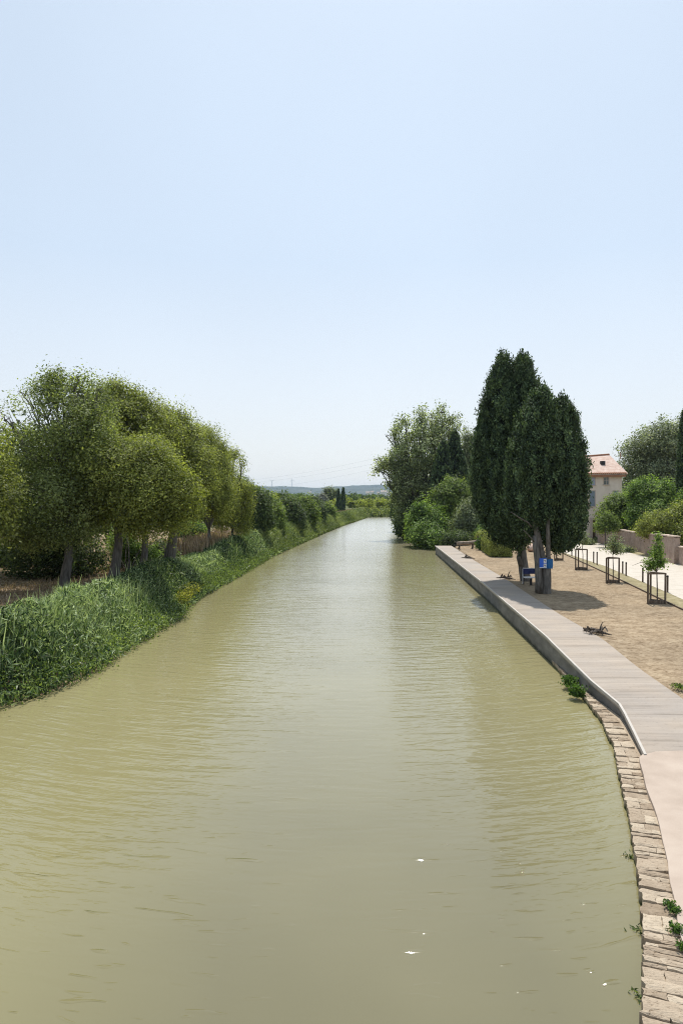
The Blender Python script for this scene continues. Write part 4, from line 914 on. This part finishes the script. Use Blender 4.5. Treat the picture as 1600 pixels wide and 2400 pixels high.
M['door'] = mat_noise('brown door', [(.06,.035,.022), (.1,.06,.038)], 5, 3, .6, .2, .004, 20, (1,1,.1))
M['frame'] = mat_noise('pale frame stone', [(.46,.38,.32), (.52,.44,.37)], 4, 3, .9, .1, .004)
M['glass'] = mat_noise('window glass', [(.09,.11,.11), (.15,.17,.17)], 2, 2, .12, 0, .001, spec=.6)
HY0 = 87.0
def hp(px, py, dy=0): return D(px, py, HY0+dy)
hx0, hx1 = hp(1325, 1200).x, hp(1456, 1200).x; ez = hp(1400, 1112).z; zg = .75
ho = thing('house', ((hx0+hx1)/2, HY0, .83), 'three storey pinkish house with pale terracotta roof behind the cypress', 'house')
b = MB(); b.box(((hx0+hx1)/2, HY0+5, (ez+zg)/2), (hx1-hx0, 10, ez-zg)); b.build('wall', M['render'], ho)
def roof_(parent):
    o = .5; b = MB(); x0, x1, y0, y1 = hx0-o, hx1+o, HY0-o, HY0+10+o; z0 = ez+.02; rz = hp(1440, 1066, 5).z
    V = [(x0,y0,z0),(x1,y0,z0+.1),(x1,y1,z0+.1),(x0,y1,z0),(x0+4.2,HY0+5,rz-.25),(x1-.2,HY0+5,rz),
         (x0,y0,z0-.1),(x1,y0,z0-.02),(x1,y1,z0-.02),(x0,y1,z0-.1)]
    b.add(V, [(0,1,5,4),(1,2,5),(2,3,4,5),(3,0,4),(9,8,7,6),(6,7,1,0),(7,8,2,1),(8,9,3,2),(9,6,0,3)])
    rf = b.build('roof', M['tiles'], parent)
    e = MB(); n = int((x1-x0)/.24)
    for i in range(n):
        x = x0+.12+i*.24; e.tube([(x, y0-.05, z0+.03+.1*(x-x0)/(x1-x0)), (x, y0+.4, z0+.09+.1*(x-x0)/(x1-x0))], .095, 7)
    e.box(((x0+x1)/2, y0+.28, z0-.19), (x1-x0-.4, .45, .2)); e.build('eave', M['eave'], rf)
    v = MB(); p = hp(1411, 1085, 2.2); v.box((p.x, p.y, p.z), (.5, .5, .45), 0); v.build('roof_vent', M['black'], rf)
    a = MB(); p = hp(1453, 1075, 5); a.tube([p, p+Vector((0,0,.75))], .05, 7); a.build('flue', M['eave'], rf)
    r = MB()
    for i in range(22):
        t0, t1 = i/22, (i+.94)/22; A = Vector((x0+4.2,HY0+5,rz-.2)); B = Vector((x1-.2,HY0+5,rz+.05)); r.tube([A.lerp(B,t0), A.lerp(B,t1)], [.13,.11], 8)
    r.build('ridge', M['eave'], rf)
roof_(ho)
def win(px0, px1, py0, py1, panel, name='window', louv=True):
    a, c = hp(px0, py1), hp(px1, py0); x, z, wd, h = (a.x+c.x)/2, (a.z+c.z)/2, c.x-a.x, c.z-a.z; y = HY0
    f = MB(); t = .1
    for bx in (((x, y-.02, z+h/2+t/2), (wd+2*t, .06, t)), ((x, y-.04, z-h/2-t/2), (wd+2*t+.1, .12, t)), ((x-wd/2-t/2, y-.02, z), (t, .06, h)), ((x+wd/2+t/2, y-.02, z), (t, .06, h))): f.box(*bx)
    fr = f.build(name, M['frame'], ho)
    p = MB(); p.box((x, y-.005, z), (wd, .02, h)); p.build('pane' if panel == 'glass' else 'shutter', M[panel], fr)
    if panel != 'glass':
        s = MB(); n = int(h/.13)
        for i in range(n): s.box((x, y-.022, z-h/2+(i+.5)*h/n), (wd*.44*2, .016, h/n*.45), 0, tilt=.5)
        s.box((x, y-.03, z), (.03, .03, h)); s.build('louvre', M[panel], fr)
    else:
        s = MB(); s.box((x, y-.025, z), (.04, .03, h)); s.box((x, y-.026, z+h*.1), (wd, .03, .035)); s.build('glazing_bar', M['frame'], fr)
win(1379.5, 1393, 1119, 1137, 'shutter_light'); win(1414, 1424.5, 1119, 1135.5, 'glass'); win(1380.5, 1392.5, 1151, 1186, 'shutter'); win(1345, 1357, 1119, 1137, 'shutter'); win(1345, 1357, 1151, 1186, 'shutter')
win(1436, 1447, 1151, 1184, 'shutter')
a, c = hp(1387, 1266), hp(1394, 1219); dz = c.z-.85; xm = (a.x+c.x)/2
f = MB()
for x in (a.x-.16, c.x+.16): f.box((x, HY0-.05, .85+dz/2), (.3, .12, dz))
f.box((xm, HY0-.06, .85+dz+.14), (c.x-a.x+.7, .16, .28)); df = f.build('doorway', M['frame'], ho)
f = MB(); f.box((xm, HY0-.02, .85+dz/2), (c.x-a.x, .05, dz)); dd_ = f.build('door', M['door'], ho)
f = MB(); f.box((xm, HY0-.05, .85+dz*.72), ((c.x-a.x)*.7, .02, dz*.3)); f.box((xm, HY0-.05, .85+dz*.3), ((c.x-a.x)*.7, .02, dz*.4)); f.build('door_panel', M['door'], dd_)
f = MB(); f.tube([(c.x-.08, HY0-.06, 1.9), (c.x-.08, HY0-.12, 1.9)], .03, 6); f.build('door_handle', M['black'], dd_)
# flower pots by the door
bush(1398, 1270, 84, [(1398,1266,6,6,84)], 'small dark potted plant beside the brown house door', 120, M['tree_dark'], 50, spread=.12, size=.12, group=None)
# trees right
tree('pine_tree', (D(1545,1200,97).x, 97, 1.2), [P2(1543,1180,97), P2(1540,1130,97)], .4,
     [lobe_px(*l) for l in ((1545,1040,62,48,97),(1510,1060,48,42,98),(1585,1035,45,50,98),(1490,1105,42,36,99),(1550,1110,75,48,97),(1620,1080,60,70,98),(1500,1150,40,30,97),(1560,1150,60,40,97))],
     M['tree_grey'], M['bark_dark'], 'tall spreading grey green tree behind the garden wall', seed=131, ncl=2000, per=26, spread=.4, size=.28, gap=-.5, up=.4, inner=.55, jag=.9, ntw=60, nper=5)
cypress(Vector((D(1600,1150,72).x, 72, 1)), [lobe_px(1601,1080,13,112,72), lobe_px(1603,1120,16,85,72)], 'slim dark cypress cut by the right edge of the photo', 132, 900, [([Vector((D(1600,1150,72).x, 72, 1)), D(1600,1150,72), D(1600,1060,72)], .14, .07)], size=.24, per=18)
GR = 'bushes growing over the garden wall'
bush(1450, 1262, 82, [(1458,1192,38,40,82),(1424,1208,24,32,81),(1484,1200,38,40,82),(1465,1230,50,22,81),(1430,1185,12,20,82)], 'large bush over the far wall with dark green leaves and a greyish left side', 133, M['tree_green'], 1500, group=GR, spread=.26, size=.2)
bush(1530, 1262, 78, [(1535,1165,48,44,78),(1570,1190,45,38,78),(1520,1205,55,40,77),(1500,1155,28,28,78)], 'tallest fresh green bush rising behind the middle of the garden wall', 134, M['bush_bright'], 1700, group=GR, spread=.26, size=.2)
bush(1570, 1285, 64, [(1560,1225,50,24,65),(1600,1215,40,34,65),(1530,1240,34,16,66),(1610,1250,34,24,63)], 'olive green bush spilling over the wall at the right edge', 135, M['tree_olive'], 1500, group=GR, spread=.22, size=.16)
bush(1630, 1250, 70, [(1625,1170,35,40,70)], 'leafy bush at the right edge under the slim cypress', 136, M['bush_bright'], 500, group=GR, spread=.24, size=.18)
tree('small_tree', W(1418, 1284, .85), [D(1418,1262,W(1418,1284,.85).y), D(1418,1243,W(1418,1284,.85).y)], .07,
     [lobe_px(1420,1222,22,22,76), lobe_px(1412,1235,14,12,76), lobe_px(1435,1232,18,14,76)], M['tree_green'], M['bark_dark'], 'small tree with a thin straight trunk against the far garden wall', seed=137, ncl=240, per=22, spread=.2, size=.15, nper=3, ntw=10, gap=-.8)
# shrubby growth at the wall foot
rng = np.random.RandomState(44)
for i, (px, py, rx, ry, y, lb) in enumerate(((1440,1284,16,9,72,'low weeds at the foot of the far garden wall'),(1378,1272,10,6,80,'low weeds in front of the house door'),(1470,1293,12,5,69,'thin weeds beside the road below the far wall'))):
    bush(px, py+8, y, [(px,py,rx,ry,y)], lb, 140+i, M['tree_grey'], 110, spread=.14, size=.12, name='weed_patch', group='weeds along the foot of the wall')
# weeds on the coping and quay
def weed(px, py, z, r, label, seed, m, n=260, size=.05, h=.2):
    c = W(px, py, z); rng = np.random.RandomState(seed); root = thing('weed', c, label, 'weed', 'weeds growing on the stone edge')
    P = np.array(c)+rng.randn(n, 3)*np.array([r*.5, r*.6, 0]); P[:, 2] = z+rng.rand(n)*h
    b = MB(); b.quads(leafquads(P, size, rng, .5, 1.5), rng.rand(n)); 
    Q = np.array(c)+rng.randn(n//3, 3)*np.array([r*.4, r*.5, 0]); Q[:, 2] = z; blades(b, Q, h*(.6+.6*rng.rand(len(Q))), size*.3, rng, .8)
    b.build('leaves', m, root)
    s = MB(); 
    q = c+Vector((0, 0, -.02)); s.tube([q, q+Vector((0, 0, h*.6))], [.007, .003], 5)
    s.build('stem', M['weed'], root)
weed(1334, 1606, .12, .2, 'upper tuft of green weeds between the quay wall and the water', 1, M['weed'], 420, .09, .28)
weed(1350, 1630, .12, .2, 'larger lower tuft of green weeds where the stone coping begins', 2, M['weed'], 420, .09, .3)
weed(1565, 2121, .24, .07, 'topmost small rosette of leaves in the coping joint', 3, M['weed'], 90, .045, .05)
weed(1578, 2137, .24, .075, 'round leafy weed just below the topmost rosette', 4, M['weed'], 120, .045, .07)
weed(1582, 2180, .24, .08, 'elongated weed in the joint between coping and path', 5, M['weed'], 130, .045, .07)
weed(1596, 2222, .24, .07, 'lowest weed cut by the right edge of the photo', 6, M['weed'], 90, .045, .06)
weed(1590, 1612, .56, .2, 'grassy tuft at the corner of the mulch next to the walkway', 7, M['tree_green'], 260, .05, .1)
# debris caught at the wall
for i, (px, py, lb) in enumerate(((1476,2010,'dark waterlogged leaf clump against the stone edge, uppermost of the three'),(1496,2180,'dark waterlogged leaf clump against the stone edge, middle one'),(1496,2335,'dark waterlogged leaf clump against the stone edge, lowest one'))):
    c = W(px, py, .01); rng = np.random.RandomState(50+i); b = MB(); n = 26
    P = np.array(c)+rng.randn(n, 3)*np.array([.05, .07, 0]); P[:, 2] = .006+.03*rng.rand(n); b.quads(leafquads(P, .07, rng, 0, 3), rng.rand(n))
    b.build('floating_debris', M['tree_dark'], loc=c, label=lb, cat='debris', group='debris floating along the stone edge')
# fallen logs in the far water
for i, (px, py, l, lb) in enumerate(((921,1220,1.6,'short dark log sticking out of the far water near the bend'),(955,1245,2.6,'long dark branch lying in the water under the overhanging bush'))):
    c = W(px, py, .05); b = MB(); b.tube([c+Vector((-l/2, 0, -.02)), c, c+Vector((l*.3, .1, .12)), c+Vector((l/2, .2, .3))], [.05, .12, .1, .05], 6, wob=.2)
    b.build('floating_log', M['twig'], loc=c, label=lb, cat='log')

# right bank ground growth beyond the quay
rng = np.random.RandomState(9); b = MB(); RP = [(11.2, 92), (11.6, 120), (12.9, 150), (15.5, 188), (24, 204), (62, 222)]
Pn = []
for a, c in zip(RP[:-1], RP[1:]):
    n = int(math.hypot(c[0]-a[0], c[1]-a[1])*9); t = rng.rand(n); d = rng.rand(n)*4-.5
    Pn.append(np.c_[a[0]+(c[0]-a[0])*t+d, a[1]+(c[1]-a[1])*t-d*.3, .1+rng.rand(n)*1.2+.4*np.maximum(d, 0)])
C = np.concatenate(Pn); P = np.repeat(C, 18, 0)+rng.randn(len(C)*18, 3)*.35
b.quads(leafquads(P, .28, rng, .3), .5*np.repeat(rng.rand(len(C)), 18)+.5*rng.rand(len(P)))
b.build('bank_undergrowth', M['tree_dark'], kind='stuff', label='tangled undergrowth along the far right bank', cat='undergrowth')
b = MB(); Q, dd = edge_points([LEFT[-1]]+FARP[:3], 200, 262, 9000, rng, -.3, 5); Q[:, 2] = np.maximum(ground_z(Q[:, 0], Q[:, 1]), 0)
blades(b, Q, .8+1.1*rng.rand(len(Q)), .12, rng, .6); b.build('reeds', M['reed_far'], kind='stuff', label='pale reeds closing the view at the bend of the canal', cat='reeds')
P0 = np.repeat(Q[::14], 18, 0)+rng.randn(len(Q[::14])*18, 3)*.5; P0[:, 2] += 1.2; b = MB(); b.quads(leafquads(P0, .35, rng, .2), rng.rand(len(P0)))
b.build('bank_bushes', M['hedge'], kind='stuff', label='low olive bushes behind the reeds at the bend of the canal', cat='bushes')

# ------------------------------------------------------------------ background: spires, poplars, woodland, village, turbines, cables
for i, (px, top, w_, y, m_, lb) in enumerate(((804,1144,4.6,228,M['cypress'],'taller right hand dark spire of the pair beyond the reeds'),(793,1147,3.6,232,M['cypress'],'thinner left hand dark spire of the pair beyond the reeds'),(793,1172,7,231,M['cypress'],'short broad dark spire at the foot of the thinner one'))):
    h = (1204-top)/2; b0 = Vector(((px-800)/F*y, y, gz((px-800)/F*y, y)))
    cypress(b0, [lobe_px(px, top+h, w_, h, y)], lb, 150+i, 420, [([b0, b0+Vector((0,0,1)), b0+Vector((0,0,3))], .15, .1)], m=m_, size=.4, per=14, group='dark spires beyond the bend')
for i, (px, top, w_, y) in enumerate(((768,1146,6,268),(776,1145,6,270),(785,1144,5,272),(762,1150,4,266))):
    h = (1196-top)/2; b0 = Vector(((px-800)/F*y, y, 1.3))
    tree('poplar_tree', b0, [b0+Vector((0,0,2)), b0+Vector((0,0,4))], .2, [lobe_px(px, top+h, w_, h, y)], M['tree_grey'], M['bark'],
         ['upright grey poplar, second of the far clump from the left', 'upright grey poplar, third of the far clump from the left', 'upright grey poplar standing closest to the dark spires', 'leftmost and lowest grey poplar of the far clump'][i], seed=160+i, ncl=200, per=20, spread=.5, size=.5, up=1.2, group='grey poplars far beyond the bend', ntw=8, nper=2)
tree('silver_tree', (D(756,1190,200).x, 200, 1.3), [D(756,1190,200), D(756,1182,200)], .15, [lobe_px(756,1170,8,13,200), lobe_px(750,1178,7,10,200)], M['silver'], M['bark'], 'silvery pale tree standing out among the dark greens', seed=170, ncl=150, per=20, spread=.4, size=.4, ntw=8, nper=2)
def wood(name, n, yr_, xr_, hr_, m, label, seed, leaf, per=26, xf=None):
    rng = np.random.RandomState(seed); b = MB(); k = 0
    y = yr_[0]*(yr_[1]/yr_[0])**rng.rand(n); x = (xr_[0]+(xr_[1]-xr_[0])*rng.rand(n))*y/100
    s = sdist(np.c_[x, y]); ok = (s > 6); x, y = x[ok], y[ok]; zz = ground_z(x, y); n = len(x)
    h = hr_[0]+(hr_[1]-hr_[0])*rng.rand(n)
    per_ = per; cl = 14
    C = np.repeat(np.c_[x, y, zz+h*.5], cl, 0); u = unit(rng.randn(len(C), 3)); u[:, 2] = np.abs(u[:, 2])*1.1-.35
    hh = np.repeat(h, cl); C = C+u*np.c_[hh*.42, hh*.42, hh*.5]*(.6+.4*rng.rand(len(C), 1))
    P = np.repeat(C, per_, 0)+rng.randn(len(C)*per_, 3)*(np.repeat(hh, per_)*.09)[:, None]
    sz = leaf*np.repeat(np.repeat(y, cl), per_)/100
    V = leafquads(P, 1.0, rng, .2); c = V.mean(1, keepdims=True); V = c+(V-c)*sz[:, None, None]
    b.quads(V, np.clip(.45*np.repeat(np.repeat(rng.rand(n), cl), per_)+.25*np.repeat(rng.rand(len(C)), per_)+.3*rng.rand(len(P)), 0, 1))
    b.build(name, m, kind='stuff', label=label, cat='wood')
wood('woodland', 150, (150, 300), (-60, -8), (5, 7.5), M['tree_olive'], 'mixed wood behind the left bank trees', 1, .3)
wood('woodland', 200, (300, 700), (-50, 12), (4.5, 7), M['tree_dark'], 'hazy green wood on the plain beyond the canal', 2, .26, 20)
wood('woodland', 260, (700, 2400), (-60, 25), (4, 6.5), M['tree_dark'], 'distant dark woods below the hills', 3, .22, 14)
wood('woodland', 130, (236, 330), (-14, 16), (3, 5), M['tree_olive'], 'low wood just past the bend of the canal', 4, .28)
wood('woodland', 130, (40, 130), (-95, -46), (6, 9), M['tree_olive'], 'thicket far left behind the row of trees', 5, .4, 22)
wood('woodland', 110, (120, 300), (16, 60), (6, 10), M['tree_dark'], 'wood behind the house and the park', 6, .3, 22)
# village
M['vwall'] = mat_noise('pale village walls', [(.6,.56,.5), (.72,.68,.62)], .2, 2, .9, .05, .01); M['vroof'] = mat_noise('village roofs', [(.34,.27,.24), (.5,.42,.37)], .3, 3, .9, .05, .01)
vl = ((862,1155,9,6,'grey white village house furthest left on the far slope'),(872,1153,7,5,'small village house beside the leftmost one'),(886,1155,6,5,'tiny village house left of the large white gable'),(899,1153,13,7,'largest white village house on the far slope'),(911,1155,8,5,'low village house just right of the largest white one'),(921,1157,7,4,'rightmost village house, almost in the branches'),(606,1152,8,4,'lone white house above the left hand woods'),(727,1154,5,4,'tiny pale house above the woods near the middle'))
for i, (px, py, wpx, hpx, lb) in enumerate(vl):
    y = 1400+i*23.; c = D(px, py, y); s_ = y/F; wd, h = wpx*s_, hpx*s_; z0 = c.z-h*.5
    rt = thing('village_house', (c.x, y, z0), lb, 'house', 'houses of the far village'); b = MB(); b.box((c.x, y, z0+h*.3-4), (wd, wd*.7, h*.6+8), .2*(i % 3-1)); b.build('wall', M['vwall'], rt)
    b = MB(); a = .2*(i % 3-1); V = []
    for (xx, yy_, z_) in ((-.55,-.4,.6),(.55,-.4,.6),(.55,.4,.6),(-.55,.4,.6),(-.55,0,1),(.55,0,1)):
        X_, Y_ = xx*wd, yy_*wd; V.append((c.x+X_*math.cos(a)-Y_*math.sin(a), y+X_*math.sin(a)+Y_*math.cos(a), z0+h*z_+.02))
    b.add(V, [(0,1,5,4),(2,3,4,5),(0,4,3),(1,2,5),(3,2,1,0)]); b.build('roof', M['vroof'], rt)
# wind turbines
M['turbine'] = mat_noise('turbine white', [(.6,.6,.62), (.66,.66,.68)], .1, 1, .5, 0, .01)
for i, (px, py, lb) in enumerate(((593,1129,'leftmost, faintest wind turbine on the hill'),(637,1127,'middle wind turbine on the hill'),(684,1125,'rightmost and clearest wind turbine on the hill'))):
    y = 5350.; hub = D(px, py, y); zb = float(np.interp(hub.x, hx, sil))-6; rt = thing('wind_turbine', (hub.x, y, zb), lb, 'wind turbine', 'wind turbines on the hill')
    b = MB(); b.tube([(hub.x, y, zb), (hub.x, y, hub.z)], [2.2, 1.3], 8); b.build('tower', M['turbine'], rt)
    b = MB(); b.box((hub.x, y, hub.z), (3, 8, 3)); b.build('nacelle', M['turbine'], rt)
    for k in range(3):
        a = .5+i*.7+k*2.094; e = hub+Vector((math.sin(a)*22, -5, math.cos(a)*22)); b = MB(); b.tube([hub+Vector((0,-5,0)), hub.lerp(e, .3)+Vector((0,-3.5,0)), e], [.7, 1.2, .3], 5, flat=.4); b.build('blade', M['turbine'], rt)
for i, (a, c, lb) in enumerate((((560,1128,300),(905,1068,260),'upper faint overhead cable crossing the sky'),((560,1134,300),(905,1080,260),'middle faint overhead cable crossing the sky'),((560,1150,300),(905,1093,260),'lower faint overhead cable crossing the sky'))):
    A, B = D(*a), D(*c); b = MB(); b.tube([A.lerp(B, t/16)-Vector((0, 0, 3.0*4*(t/16)*(1-t/16)*.35)) for t in range(17)], .014, 5)
    b.build('overhead_cable', M['shutter'], loc=A, label=lb, cat='cable', group='overhead cables')

# ------------------------------------------------------------------ haze
hz = MB(); hz.box((0, 3150, 60), (11200, 6900, 125))
k = NT('thin air haze'); k.t.nodes.remove(k.b); pv = k.n('VolumePrincipled', {'Color': (.66,.82,1.0), 'Density': .00008, 'Anisotropy': .35}); k.t.links.new(pv.outputs[0], k.out.inputs['Volume'])
hz.build('haze', k.m, kind='stuff', label='thin blue haze over the distant plain and hills', cat='haze')
